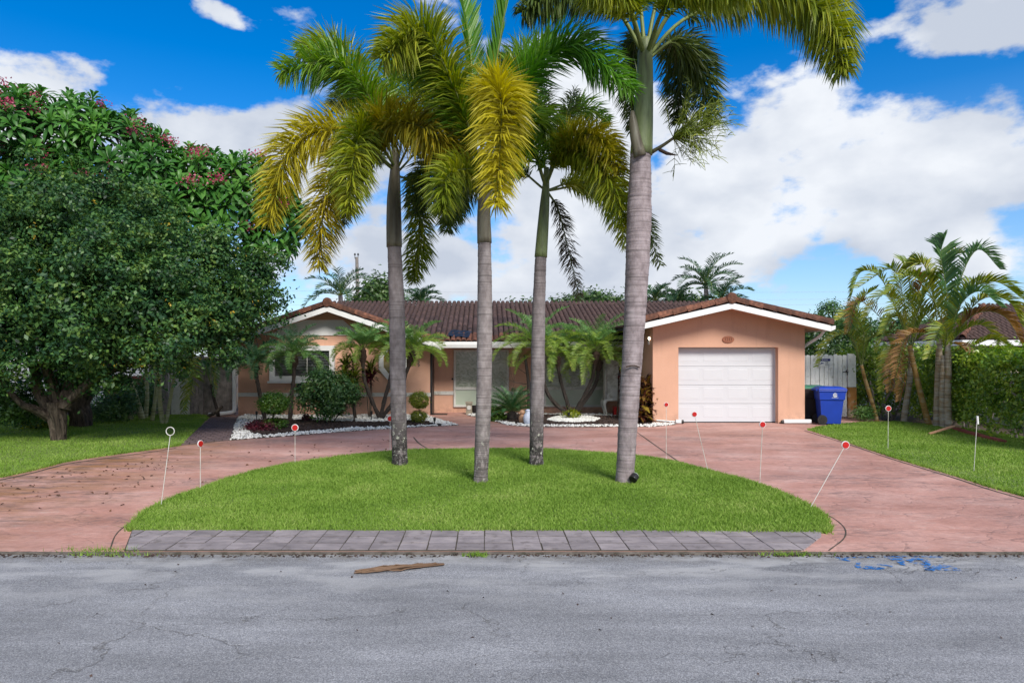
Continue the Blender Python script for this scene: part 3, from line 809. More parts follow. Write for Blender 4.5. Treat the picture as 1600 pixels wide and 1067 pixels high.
# brick walk on the left
walk_poly = poly_px([(282,696),(359,688),(372,652),(330,652)])
o = MB().prism(walk_poly, -.02, .006, 'z').build('walkway', MT['joint']); tag(o, kind='structure')
wa, wb, wc, wd = [Vector((*p, 0)) for p in walk_poly]
NL, NWD = 22, 6
for i in range(NL):
    for j in range(NWD + 1):
        off = (.5 if i % 2 else 0)
        u0, u1 = max(0, (j - off)/NWD), min(1, (j + 1 - off)/NWD)
        if u1 - u0 < .03: continue
        v0, v1 = i/NL, (i+1)/NL
        def wp(u, v): return (wa.lerp(wd, v)).lerp(wb.lerp(wc, v), u)
        du, dv = .012, .0045
        q = [wp(u0+du, v0+dv), wp(u1-du, v0+dv), wp(u1-du, v1-dv), wp(u0+du, v1-dv)]
        MB().prism([(p.x, p.y) for p in q], .004, .028 + random.uniform(-.004,.004), 'z').build('brick', MT['brick'], o)

# planting beds: white pebbles round dark mulch
def pebbles(name, poly, n, size, zb, hole=None, label='white marble pebbles', mat='pebble', flat=.6, keep=None):
    p = scatter(poly, n)
    if hole is not None:
        for h in hole: p = p[~inpoly(p, np.array(h))]
    if keep is not None: p = p[keep(p)]
    N_ = len(p)
    base = np.array([(1,0,0),(0,1,0),(-1,0,0),(0,-1,0),(0,0,1),(0,0,-1)], float)
    fs = np.array([(0,1,4),(1,2,4),(2,3,4),(3,0,4),(1,0,5),(2,1,5),(3,2,5),(0,3,5)])
    s = size*rng.uniform(.55, 1.35, (N_, 1, 1)); st = rng.uniform(.6, 1.4, (N_, 1, 3)); st[..., 2] *= flat
    v = base[None]*s*st + rng.normal(size=(N_, 6, 3))*s*.18
    a = rng.uniform(0, np.pi, N_); ca, sa = np.cos(a)[:, None], np.sin(a)[:, None]
    x = v[..., 0]*ca - v[..., 1]*sa; y = v[..., 0]*sa + v[..., 1]*ca
    v[..., 0] = x + p[:, :1]; v[..., 1] = y + p[:, 1:2]; v[..., 2] += zb + rng.uniform(0, size*.5, (N_, 1))
    f = (np.arange(N_)[:, None, None]*6 + fs[None]).reshape(-1, 3)
    return tagged_mesh(name, v.reshape(-1, 3), f, MT[mat], kind='stuff', label=label)
left_bed = poly_px([(360,688),(368,662),(373,652)]) + [(-8.0, 22.9), (-1.9, 22.9)] + poly_px([(674,652),(718,664.5),(640,668),(520,676),(430,683)])
mulch_l = poly_px([(392,678),(384,668),(398,657),(430,654),(466,657),(536,659),(594,660),(634,657.5),(668,659),(681,664),(634,666.3),(551,669),(496,673.5),(438,678),(410,680)])
right_bed = poly_px([(730,649),(766,656.5),(794,664.5),(827,667),(900,667.3),(1020,667),(1056,663.5),(1052,657)]) + [(5.0, 20.1), (4.9, 23.2), (-.4, 23.4)]
mulch_r = poly_px([(752,651),(790,660),(838,664.5),(920,664.5),(1010,664),(1035,660),(1035,655),(1000,650.5),(950,650.5),(880,649),(800,648)])
mound = poly_px([(854,657),(868,652.5),(895,650),(920,652),(938,655.5),(928,659.5),(895,661.2),(868,660)])
structure('left_bed', left_bed, .004, 'soil'); structure('right_bed', right_bed, .004, 'soil')
pebbles('left_bed_pebbles', left_bed, 9500, .034, .012, [mulch_l])
pebbles('right_bed_pebbles', right_bed, 6500, .034, .012, [mulch_r])
pebbles('mound_pebbles', mound, 3200, .034, .03)
pebbles('left_mulch', mulch_l, 6500, .04, .012, None, 'dark brown bark mulch', 'mulch', .35)
pebbles('right_mulch', mulch_r, 6000, .04, .012, [mound], 'dark brown bark mulch', 'mulch', .35)

# fallen leaves, road grit, weeds at the street edge
def litter(name, pts, size, mat, label):
    n = len(pts); c = np.column_stack([pts, np.full(n, .012)])
    nr = np.column_stack([rng.normal(size=(n, 2))*.35, np.ones(n)])
    s = size*rng.uniform(.5, 1.4, n)
    v, f = leaves(c, nr, s, s*.5)
    return tagged_mesh(name, v, f, MT[mat], kind='stuff', label=label)
lp = scatter(poly_px([(0,752),(290,698),(520,690),(620,680),(640,700),(420,728),(300,768),(200,800),(0,800)]), 85)
litter('fallen_leaves', lp, .065, 'litter', 'brown leaves fallen on the drive')
litter('yellow_leaves', scatter(poly_px([(0,755),(225,712),(300,715),(200,770),(0,790)]), 70), .06, 'litter', 'old leaves under the tree')
gp = np.column_stack([rng.uniform(-7, 7, 90), rng.uniform(3.2, EDGE-.1, 90)])
v, f = leaves(np.column_stack([gp, np.full(90, -.016)]), np.column_stack([rng.normal(size=(90,2))*.4, np.ones(90)]), rng.uniform(.015,.05,90), rng.uniform(.01,.025,90))
tagged_mesh('road_litter', v, f, MT['mulch'], kind='stuff', label='dark crumbs on the asphalt')
# dirt that gathers where road meets apron
pebbles('kerb_grit', [(-13, EDGE-.14), (13, EDGE-.14), (13, EDGE-.005), (-13, EDGE-.005)], 2600, .012, -.02, None, 'grit gathered along the street edge', 'mulch', .6)
def weeds(name, c, n, r, h, label):
    p = np.array(c)[:2] + rng.normal(size=(n, 2))*np.array(r)
    a = rng.uniform(0, 2*np.pi, n); d = np.stack([np.cos(a), np.sin(a)], 1); hh = h*rng.uniform(.3, 1.2, n)
    v = np.empty((n, 3, 3)); v[:, 0, :2] = p-d*.006; v[:, 1, :2] = p+d*.006; v[:, 2, :2] = p+rng.normal(size=(n, 2))*hh[:, None]*.9
    v[:, 0, 2] = v[:, 1, 2] = -.02; v[:, 2, 2] = hh
    tagged_mesh(name, v.reshape(-1, 3), np.arange(n*3).reshape(n, 3), MT['grass'], kind='stuff', label=label)
weeds('edge_weeds', G(160,860), 190, (.2, .03), .05, 'weeds at the corner of the left drive')
weeds('edge_weeds', G(745,865), 130, (.06, .03), .025, 'weeds in the street edge below the pavers')
weeds('edge_weeds', G(1235,864), 160, (.15, .03), .03, 'dry weeds at the right end of the pavers')

# ------------------------------------------------------------------ house
HS = empty('house', (0, 24, 0), 'single storey peach stucco house with tiled gables and white garage door', 'house')
def hp(mb, name, mat, parent=HS, **k): return mb.build(name, MT[mat], parent, **k)

GY = G(1140, 661.5).y            # garage front wall
WY, CY = 23.0, 24.0              # left wing wall, recessed centre wall
gx0, gx1 = P(1020, 0, GY).x, P(1257.5, 0, GY).x
GPX, GPZ, GS, GHW = P(1143.5, 0, 19.4).x, 3.50, .229, 2.82
gf = 19.4                        # garage fascia plane
gz = lambda x: GPZ - GS*abs(x-GPX)
ox0, ox1, oz = P(1060, 0, GY).x, P(1216, 0, GY).x, 2.05 + 10.4/F*GY
w = MB()
w.prism([(gx0, -.05), (ox0, -.05), (ox0, oz), (gx0, oz)], GY, GY+.32, 'y')
w.prism([(ox1, -.05), (gx1, -.05), (gx1, oz), (ox1, oz)], GY, GY+.32, 'y')
w.prism([(gx0, oz), (gx1, oz), (gx1, gz(gx1)-.1), (GPX, GPZ-.1), (gx0, gz(gx0)-.1)], GY, GY+.32, 'y')
w.box(gx0, gx0+.2, GY+.32, 28.5, -.05, gz(gx0)-.1); w.box(gx1-.2, gx1, GY+.32, 28.5, -.05, gz(gx1)-.1)
hp(w, 'garage_wall', 'stucco')
# left wing
WX0, WX1 = P(372, 0, WY).x, P(672, 0, WY).x
LPX, LPZ, LS, LHW, lf = P(511, 0, 22.3).x, 3.60, .335, 3.72, 22.3
lz = lambda x: LPZ - LS*abs(x-LPX)
w = MB()
w.prism([(WX0, -.05), (WX1, -.05), (WX1, lz(WX1)-.1), (LPX, LPZ-.1), (WX0, lz(WX0)-.1)], WY, WY+.2, 'y')
w.box(WX0, WX0+.2, WY+.2, 31, -.05, lz(WX0)-.1); w.box(WX1-.2, WX1, WY+.2, CY+.2, -.05, lz(WX1)-.1)
hp(w, 'wing_wall', 'stucco')
w = MB(); w.box(WX1, gx0, CY, CY+.2, -.05, 2.42); w.box(WX0+.2, gx1, 31.0, 31.2, -.05, 2.3)
hp(w, 'porch_wall', 'stucco')
# white belt course
bz0, bz1 = 2.05 - 66.5/F*WY, 2.05 - 60.5/F*WY
hp(MB().box(WX0, WX1+.02, WY-.025, WY, bz0, bz1), 'belt_course', 'offwhite')
wx0, wx1 = P(709, 0, CY).x, P(795, 0, CY).x
vx0, vx1 = P(850, 0, CY).x, P(946, 0, CY).x
for q0, q1 in ((WX1+.002, wx0-.01), (wx1+.01, vx0-.15), (vx1+.01, gx0)):
    hp(MB().box(q0, q1, CY-.025, CY, bz0, bz1), 'belt_course', 'offwhite')
hp(MB().box(WX1+.001, WX1+.07, WY+.02, CY-.03, 0, 2.3), 'reveal_shade', 'black')  # black slab standing in for the shade on the recessed return wall

# roofs
def gable_slab(px, pz, s, hw, y0, y1, th=.09):
    return [(px-hw, pz-s*hw), (px, pz), (px+hw, pz-s*hw), (px+hw, pz-s*hw-th), (px, pz-th), (px-hw, pz-s*hw-th)], y0, y1
roof_l = hp(MB().prism(*gable_slab(LPX, LPZ, LS, LHW, lf+.03, 31.4), 'y'), 'wing_roof', 'felt')
roof_g = hp(MB().prism(*gable_slab(GPX, GPZ, GS, GHW, gf+.03, 29.0), 'y'), 'garage_roof', 'felt')
MY0, MZ0, MS = 22.35, 2.47, .315
RY = 27.15
RZ = MZ0 + MS*(RY-MY0)
m = MB().prism([(MY0, MZ0), (RY, RZ), (32, RZ-.315*(32-RY)), (32, RZ-.315*(32-RY)-.1), (RY, RZ-.1), (MY0, MZ0-.1)], LPX+LHW+.01, 9.0, 'x')
y5 = WY + .3; z5 = MZ0 + MS*(y5-MY0)
m.prism([(y5, z5), (RY, RZ), (32, RZ-.315*(32-RY)), (32, RZ-.315*(32-RY)-.1), (RY, RZ-.1), (y5, z5-.1)], -6.5, LPX+LHW+.009, 'x')
roof_m = hp(m, 'main_roof', 'felt')
hp(MB().box(WX1-.3, gx0+.0, MY0+.01, CY, MZ0-.20, MZ0-.12), 'soffit', 'white')
# fascias
def fascia(px, pz, s, hw, y, h, name):
    m = MB().prism([(px-hw, pz-s*hw-h), (px-hw, pz-s*hw), (px, pz), (px+hw, pz-s*hw), (px+hw, pz-s*hw-h), (px, pz-h)], y-.012, y+.028, 'y')
    return hp(m, name, 'white')
fascia(GPX, GPZ-.0, GS, GHW, gf, .165, 'fascia'); fascia(LPX, LPZ-.0, LS, LHW, lf, .165, 'fascia')
# soffits under the two gable overhangs, and along the garage eave
def gsoff(px, pz, s, hw, y0, y1):
    z = .094
    m = MB()
    for sg in (-1, 1):
        m.prism([(px, pz-z), (px+sg*hw*.995, pz-z-s*hw), (px+sg*hw*.995, pz-z-.012-s*hw), (px, pz-z-.012)], y0, y1, 'y')
    hp(m, 'soffit', 'stucco')
gsoff(GPX, GPZ, GS, GHW-.02, gf+.03, GY-.002); gsoff(LPX, LPZ, LS, LHW-.02, lf+.03, WY-.002)
m = MB(); m.prism([(gx1, gz(gx1)-.11), (GPX+GHW-.02, gz(GPX+GHW)-.095), (GPX+GHW-.02, gz(GPX+GHW)-.115), (gx1, gz(gx1)-.13)], GY, 28.9, 'y'); hp(m, 'soffit', 'stucco')
# gutters
gut = MB(); gut.prism([(MY0-.10, MZ0-.02), (MY0-.002, MZ0-.02), (MY0-.002, MZ0-.22), (MY0-.07, MZ0-.22), (MY0-.10, MZ0-.12)], P(676, 0, MY0).x, gx0-.02, 'x')
hp(gut, 'gutter', 'white')
gut = MB(); xg = GPX+GHW; zg = gz(xg)
gut.prism([(xg+.005, zg-.02), (xg+.13, zg-.0), (xg+.12, zg-.10), (xg+.005, zg-.15)], gf-.01, 28.8, 'y'); hp(gut, 'gutter', 'white')
gut = MB(); xg2 = LPX+LHW; zg2 = lz(xg2)
gut.prism([(xg2+.005, zg2-.0), (xg2+.12, zg2+.02), (xg2+.11, zg2-.09), (xg2+.005, zg2-.14)], lf+.02, 22.25+.08, 'y')
hp(gut, 'gutter', 'white')
# downspouts
def spout(pts, r, name='downspout', mat='white'):
    hp(MB().tube(pts, r, 8), name, mat, smooth=True)
spout(curve_pts([(xg+.06, GY-.25, zg-.13), (xg-.02, GY-.1, zg-.30), (gx1+.16, GY+.18, zg-.52), (gx1+.06, GY+.3, zg-.66)], 10), .045)
spout([(gx1+.055, GY+.3, zg-.62), (gx1+.055, GY+.3, .16)], .045)
m = MB().box(P(1222,0,GY).x, gx1+.14, GY-.14, GY-.012, .02, .13); hp(m, 'drain_box', 'white', bevel=.02)
hp(MB().disc((P(1222,0,GY).x-.03, GY-.08, .05), (1,0,0), .05, .06), 'drain_end', 'black')
m = MB().box(P(1056,0,GY).x-.02, P(1063.5,0,GY).x, GY-.1, GY-.01, .02, .12); hp(m, 'drain_box', 'white', bevel=.01)
hp(MB().disc((P(1066,0,GY).x-.01, GY-.07, .06), (1,0,0), .055, .05), 'drain_end', 'black')
m = MB().tube([(gx0+.1, GY-.02, .1), (P(1056,0,GY).x, GY-.05, .06)], .018, 6); hp(m, 'drain_pipe', 'white')
lx = WX0 + .0
spout(curve_pts([(lx-.08, WY-.12, 2.2), (lx-.08, WY-.12, .5), (lx-.08, WY-.13, .22), (lx-.16, WY-.2, .1), (lx-.75, WY-.6, .05)], 18), .07)

# garage door: four sections of four raised panels
gd = hp(MB().box(ox0-.05, ox1+.05, GY+.275, GY+.31, -.02, oz+.05), 'garage_door', 'door_white')
dx0, dx1 = ox0+.02, P(1210, 0, GY+.26).x
dh = oz-.02; sec = dh/4
for r in range(4):
    z0 = .012 + r*sec
    MB().box(ox0-.03, ox1+.03, GY+.252, GY+.276, z0+.004, z0+sec-.006).build('door_section', MT['door_white'], gd, bevel=.004)
    for c in range(4):
        wdt = (dx1-dx0)/4; x0 = dx0 + c*wdt + .055; x1 = dx0+(c+1)*wdt - .06
        za, zb_ = z0+.13, z0+sec-.07
        mm = MB()
        vs = [(x0,GY+.2525,za),(x1,GY+.2525,za),(x1,GY+.2525,zb_),(x0,GY+.2525,zb_), (x0+.035,GY+.262-.014,za+.035),(x1-.035,GY+.262-.014,za+.035),(x1-.035,GY+.262-.014,zb_-.035),(x0+.035,GY+.262-.014,zb_-.035)]
        mm.add(vs, [(4,5,6,7),(0,1,5,4),(1,2,6,5),(2,3,7,6),(3,0,4,7)])
        e = .022
        mm.box(x0-e, x1+e, GY+.2495, GY+.2525, za-e, za-.004); mm.box(x0-e, x1+e, GY+.2495, GY+.2525, zb_+.004, zb_+e)
        mm.box(x0-e, x0-.004, GY+.2495, GY+.2525, za-.003, zb_+.003); mm.box(x1+.004, x1+e, GY+.2495, GY+.2525, za-.003, zb_+.003)
        mm.build('door_panel', MT['door_white'], gd)
MB().box(ox0, ox1, GY+.235, GY+.25, .004, .03).build('weather_strip', MT['black'], gd)
# door stop trim on the right reveal
hp(MB().box(dx1+.0, dx1+.05, GY+.20, GY+.25, 0.03, oz-.03), 'door_stop', 'white')
# oval number plaque
pc = P(1137.5, 530.5, GY)
pq = hp(MB().disc((pc.x, GY-.012, pc.z), (0,1,0), .178, .03, 26, .105), 'number_plaque', 'terracotta', bevel=.006)
hp(MB().disc((pc.x, GY-.03, pc.z), (0,1,0), .15, .012, 26, .082), 'plaque_face', 'terracotta')
def text(body, size, loc, rot, mat, parent, name, ext=.003):
    cu = bpy.data.curves.new(name, 'FONT'); cu.body = body; cu.size = size; cu.align_x = 'CENTER'; cu.align_y = 'CENTER'; cu.extrude = ext
    o = bpy.data.objects.new(name, cu); COL.objects.link(o)
    dg = bpy.context.evaluated_depsgraph_get()
    me = bpy.data.meshes.new_from_object(o.evaluated_get(dg)); bpy.data.objects.remove(o)
    me.materials.clear(); me.materials.append(MT[mat])
    return inst(name, me, loc, rot, parent)
text('1211', .125, (pc.x, GY-.038, pc.z), (R(90), 0, 0), 'plaque_ink', HS, 'house_number')
# flood lamp on the garage side wall
lx_, ly_ = gx0-.02, GY+.42
lp_ = P(1013, 527, ly_)
fl = hp(MB().box(gx0-.03, gx0, ly_-.06, ly_+.06, lp_.z-.22, lp_.z+.04), 'wall_lamp', 'white')
MB().disc((lp_.x+.05, ly_-.02, lp_.z), (-.5,-.6,-.5), .055, .10).build('lamp_head', MT['white'], fl)
MB().ball((lp_.x+.015, ly_-.07, lp_.z-.04), .04, .04, .03, 10, 6).build('bulb', MT['glow'], fl, smooth=True)

# left window with white box frame and blinds
def window_box(x0, x1, z0, z1, y, fr, dep):
    wn = hp(MB().box(x0+fr*.5, x1-fr*.5, y-.012, y-.002, z0+fr*.5, z1-fr*.5), 'window', 'glass_dark')
    m = MB(); m.box(x0, x0+fr, y-dep, y-.001, z0, z1); m.box(x1-fr, x1, y-dep, y-.001, z0, z1)
    m.box(x0+fr, x1-fr, y-dep+.003, y-.001, z1-fr, z1); m.box(x0+fr, x1-fr, y-dep+.003, y-.001, z0, z0+fr)
    m.build('frame', MT['white'], wn)
    return wn
a, b = P(423, 540, WY), P(524, 595, WY)
wn = window_box(a.x, b.x, b.z, a.z, WY, .17, .16)
MB().box(a.x-.05, b.x+.05, WY-.21, WY-.162, b.z-.07, b.z).build('sill', MT['white'], wn)
nsl = 17
for i in range(nsl):
    z = b.z+.19 + i*(a.z-b.z-.38)/(nsl-1)
    q = MB().box(a.x+.18, b.x-.18, -.024, .024, -.002, .002).xform(Matrix.Translation((0, WY-.045, z)) @ Matrix.Rotation(R(28), 4, 'X'))
    q.build('slat', MT['blinds'], wn)
MB().box(a.x+.17, b.x-.17, WY-.085, WY-.081, b.z+.17, a.z-.17).build('pane', MT['glass'], wn)
MB().box((a.x+b.x)/2+.15, (a.x+b.x)/2+.17, WY-.095, WY-.086, b.z+.17, a.z-.17).build('mullion', MT['offwhite'], wn)
# octagonal window
oc = P(615.5, 565.5, WY); ow, oh = .50, .585
def octa(w_, h_, k=.42): return [(oc.x-w_, oc.z-h_*k), (oc.x-w_, oc.z+h_*k), (oc.x-w_*k, oc.z+h_), (oc.x+w_*k, oc.z+h_), (oc.x+w_, oc.z+h_*k), (oc.x+w_, oc.z-h_*k), (oc.x+w_*k, oc.z-h_), (oc.x-w_*k, oc.z-h_)]
ov = hp(MB().prism(octa(ow-.1, oh-.1), WY-.03, WY-.004, 'y'), 'octagon_window', 'amber')
o8, i8 = octa(ow, oh), octa(ow-.16, oh-.16)
m = MB()
for i in range(8):
    j = (i+1) % 8
    m.prism([o8[i], o8[j], i8[j], i8[i]], WY-.09, WY-.002, 'y')
m.build('frame', MT['white'], ov)
# two tall porch windows with tinted upper lights, reflections mottled into their colour
def tall(x0, x1, z0, z1, zm, y=CY):
    wn = hp(MB().box(x0, x1, y-.01, y-.002, z0, z1), 'tall_window', 'glass_dark')
    f = .07
    m = MB(); m.box(x0, x0+f, y-.07, y-.011, z0, z1); m.box(x1-f, x1, y-.07, y-.011, z0, z1)
    m.box(x0+f, x1-f, y-.068, y-.011, z1-f, z1); m.box(x0+f, x1-f, y-.068, y-.011, z0, z0+f); m.box(x0+f, x1-f, y-.066, y-.011, zm-.05, zm+.05)
    m.build('frame', MT['offwhite'], wn)
    MB().box(x0+f, x1-f, y-.035, y-.028, zm+.05, z1-f).build('upper_pane', MT['upper_pane'], wn)
    MB().box(x0+f, x1-f, y-.035, y-.028, z0+f, zm-.05).build('lower_pane', MT['lower_pane'], wn)
tz0, tz1, tzm = P(0, 635.5, CY).z, P(0, 546.5, CY).z, P(0, 606.5, CY).z
tall(wx0, wx1, tz0, tz1, tzm); tall(vx0, vx1, tz0, tz1, tzm)
hp(MB().box(vx0-.14, vx0-.03, CY-.10, CY-.002, .25, 2.2), 'shutter_post', 'offwhite')
hp(MB().disc((P(707, 592, CY).x, CY-.03, P(707, 592, CY).z), (0,1,0), .035, .05, 10), 'door_bell', 'black')
q = P(468, 605, WY); hp(MB().box(q.x-.08, q.x+.08, WY-.12, WY-.001, q.z-.14, q.z+.13), 'meter_box', 'black', bevel=.02)
q = P(654, 568, WY)
hp(MB().tube(curve_pts([(q.x-.03, WY-.02, q.z+.09), (q.x+.03, WY-.02, q.z+.05), (q.x-.02, WY-.02, q.z), (q.x+.035, WY-.02, q.z-.05), (q.x-.01, WY-.02, q.z-.1)], 12), .013, 6), 'wall_ornament', 'pole')
# pale trapezoid of siding in the left gable
a, b, c_, d_ = P(424,524,WY), P(563,524,WY), P(536,500,WY), P(456,500,WY)
gp_ = hp(MB().prism([(a.x,a.z),(b.x,b.z),(c_.x,c_.z),(d_.x,d_.z)], WY-.035, WY-.002, 'y'), 'gable_panel', 'white')

# ---- roof tiles
def tile_mesh(name, w=.088, h=.062, L=.42, n=5, th=.014, taper=.80):
    """half-round clay tile, long axis +y from its lower lip, thick front lip"""
    mb = MB(); vs = []
    for (y, s) in ((0, 1), (L, taper)):
        for k in range(n+1):
            a = math.pi*k/n; vs.append((-math.cos(a)*w*s, y, math.sin(a)*h*s))
    for k in range(n+1):
        a = math.pi*k/n; vs.append((-math.cos(a)*(w-th), 0, math.sin(a)*(h-th)-.004))
    for k in range(n+1):
        a = math.pi*k/n; vs.append((-math.cos(a)*(w-th), .2, math.sin(a)*(h-th)-.004))
    m = n+1
    fs = [(k, k+1, m+k+1, m+k) for k in range(n)] + [(k, 2*m+k, 2*m+k+1, k+1) for k in range(n)] + [(2*m+k, 3*m+k, 3*m+k+1, 2*m+k+1) for k in range(n)]
    mb.add(vs, fs); me = bpy.data.meshes.new(name); me.from_pydata(mb.v, [], mb.f); me.update()
    return me, np.array(vs), fs
T_DARK, TV, TF = tile_mesh('roof_tile'); T_DARK.materials.append(MT['tile'])
T_RED = T_DARK.copy(); T_RED.materials.clear(); T_RED.materials.append(MT['tile_red'])
def basis(up, cross, o):
    up = Vector(up).normalized(); cross = Vector(cross).normalized(); n = cross.cross(up)
    return Matrix(((cross.x, up.x, n.x, o[0]), (cross.y, up.y, n.y, o[1]), (cross.z, up.z, n.z, o[2]), (0,0,0,1)))
tiles = []      # (matrix, on which roof, colour)
tw, tl = .178, .335
mu = Vector((0, 1, MS)).normalized()
for r in range(16):
    s = r*tl - .06
    y = MY0 + s*mu.y; z = MZ0 + s*mu.z + .015
    if y > RY - .05: break
    for k in range(86):
        x = -6.2 + k*tw
        zz = z
        if x < LPX+LHW and lz(x) > z + .08 and x > LPX-LHW: continue
        if x > 9.0: continue
        if abs(x-GPX) < GHW and gz(x) > z + .06: continue
        if x < P(690,0,22.4).x and r < 1: continue
        mt = basis(mu + Vector((0,0,.12)), (1,0,0), (x + random.uniform(-.008,.008), y, zz + random.uniform(-.004,.004)))
        tiles.append((mt, roof_m, (r < 2 and random.random() < .9), y, x))
def side_tiles(px, pz, s, hw, y0, y1, roof):
    for sg in (-1, 1):
        up = Vector((-sg, 0, s)).normalized(); cr = Vector((0, sg*-1.0, 0)) if sg < 0 else Vector((0, -sg, 0))
        cr = up.cross(Vector((0,0,1))) * 1.0
        cr.normalize()
        nrows = int(hw/math.cos(math.atan(s))/tl)+1
        ncol = int((y1-y0)/tw)
        for r in range(nrows):
            d = r*tl - .05
            x = px + sg*hw + up.x*d; z = pz - s*hw + up.z*d + .012
            for k in range(ncol):
                y = y0 + .30 + k*tw
                if MZ0 + MS*(y-MY0) > z + .07 and y < RY and -6.5 < x < 9.0: continue
                tiles.append((basis(up + Vector((0,0,.05)), cr, (x, y, z)), roof, False, y + 6, x))
side_tiles(LPX, LPZ, LS, LHW, lf, 31, roof_l); side_tiles(GPX, GPZ, GS, GHW, gf, 28.8, roof_g)
# rake tiles: long barrel tiles laid down each gable edge, lower lip overlapping the one below
RAKE, _, _ = tile_mesh('rake_tile', .135, .185, .47, 7, .024, .80); RAKE.materials.append(MT['tile_red'])
RAKE_D = RAKE.copy(); RAKE_D.materials.clear(); RAKE_D.materials.append(MT['tile_red'])
def rake(px, pz, s, hw, y, roof, n):
    for sg in (-1, 1):
        up = Vector((-sg, 0, s)).normalized(); cr = up.cross(Vector((0,0,1))).normalized()
        Lr = hw/up.dot(Vector((-sg,0,0)))
        for k in range(n):
            d = -.05 + k*(Lr/n)
            o_ = Vector((px+sg*hw, y+.075, pz-s*hw)) + up*d + Vector((0,0,.035))
            inst('rake_tile', RAKE, (0,0,0), (0,0,0), roof).matrix_basis = basis(up + Vector((0,0,.075)), cr, o_) @ Matrix.Diagonal((1, (Lr/n+.05)/.47, 1, 1))
    # round cap at the peak
rake(GPX, GPZ, GS, GHW, gf, roof_g, 7); rake(LPX, LPZ, LS, LHW, lf, roof_l, 9)
for (px, pz, yy, rf) in ((GPX, GPZ, gf, roof_g), (LPX, LPZ, lf, roof_l)):
    m = MB().disc((px, yy+.02, pz+.135), (0, 1, 0), .15, .16, 16, .16)
    m.build('peak_cap', MT['tile_red'], rf, bevel=.03)
    L_ = 22
    for k in range(L_):
        y_ = yy + .08 + k*.36
        me_ = RAKE
        inst('ridge_tile', me_, (0,0,0), (0,0,0), rf).matrix_basis = basis((0,1,.04), (1,0,0), (px, y_, pz+.04))
for k in range(40):
    x_ = -4.0 + k*.34
    inst('ridge_tile', T_DARK, (0,0,0), (0,0,0), roof_m).matrix_basis = basis((1,0,.05), (0,-1,0), (x_, RY, RZ+.03)) @ Matrix.Diagonal((1.1,1,1.0,1))
tiles.sort(key=lambda q: q[3])
vis = lambda q: (q[1] is roof_m) and not (P(830,0,q[3]).x < q[4] < P(985,0,q[3]).x)
front = [q for q in tiles if vis(q)][:285]
ids = set(id(q) for q in front)
for q in front:
    inst('roof_tile', T_RED if q[2] else T_DARK, (0,0,0), (0,0,0), q[1]).matrix_basis = q[0]
for rf in (roof_m, roof_l, roof_g):
    rest = [q for q in tiles if id(q) not in ids and q[1] is rf]
    vs, fs = [], []
    for q in rest:
        mm = np.array(q[0]); vv = TV @ mm[:3, :3].T + mm[:3, 3]
        vs.append(vv)
    if not vs: continue
    nv = len(TV); allv = np.concatenate(vs); tf = np.array(TF)
    allf = (np.arange(len(rest))[:, None, None]*nv + tf[None]).reshape(-1, 4)
    tag(link('roof_tiles', np_mesh('roof_tiles', allv, allf, MT['tile']), None, rf), kind='stuff')
# dark tarpaulin patch on the eave
a = G
q0 = Vector((P(700,0,22.9).x, 22.62, MZ0+MS*.27+.1))
m = MB(); vs = []
for i in range(7):
    for j in range(4):
        u, v_ = i/6, j/3
        x = P(699,0,22.8).x + u*.72 + .1*v_; y = 22.55 + v_*.75 - .15*u; z = MZ0 + MS*(y-MY0) + .11 + .02*math.sin(i*2.1+j*1.7)
        vs.append((x, y, z))
m.add(vs, [(i*4+j, (i+1)*4+j, (i+1)*4+j+1, i*4+j+1) for i in range(6) for j in range(3)])
tag(m.build('tarpaulin', MT['black'], None), 'small black tarpaulin lying on the roof above the porch eave', 'tarpaulin')
# ------------------------------------------------------------------ the four foxtail palms on the island
def lerp_prof(prof, Y, n):
    """(px, py, half width px) stations -> points and radii"""
    pts = [P(a, b, Y) for a, b, c in prof]; rr = [c/F*Y for a, b, c in prof]
    cp = curve_pts(pts, n); cr = np.interp(np.linspace(0, 1, n), np.linspace(0, 1, len(rr)), rr)
    return cp, cr
def ringed(name, prof, Y, n, mat, parent, step=.022, ring=4, sink=.05):
    cp, cr = lerp_prof(prof, Y, n)
    cp[0, 2] = -sink if cp[0, 2] < .25 else cp[0, 2]
    rr = []; ph, nx = 0, ring
    for i in range(n):
        k = ph; ph += 1
        if ph >= nx: ph = 0; nx = random.randint(max(2, ring-2), ring+3)
        rr.append(cr[i]*.92*(1 + .10*max(0, 1-cp[i,2]/.22)**2 + (step if k == 0 else -step*.4*k/ring) + random.uniform(-.006, .006)))
    # flare at foot
    wob = lambda i, k, a: 1 + .012*math.sin(3*a + i*.21) + .01*math.sin(7*a + i*.5)
    return MB().tube(cp, rr, 18, True, wob).build(name, MT[mat], parent, smooth=True)
def fpts(ctrl, Y, n=22):
    return curve_pts([P(px, py, Y + d) for px, py, d in ctrl], n)
def fox(parent, Y, ctrl, mat, n=420, L=.46, W=.030, pet='petiole', style='plume', **k):
    if style == 'plume': n, L, W = int(n*1.75), L*1.36, W*.88
    return frond(parent, fpts(ctrl, Y), n, L, W, style, MT[mat], MT[pet], k.pop('rach', .024), start=k.pop('start', .16), lean=k.pop('lean', .62), droop=k.pop('droop', .26), **k)
FG = 'tall foxtail palms on the lawn island'

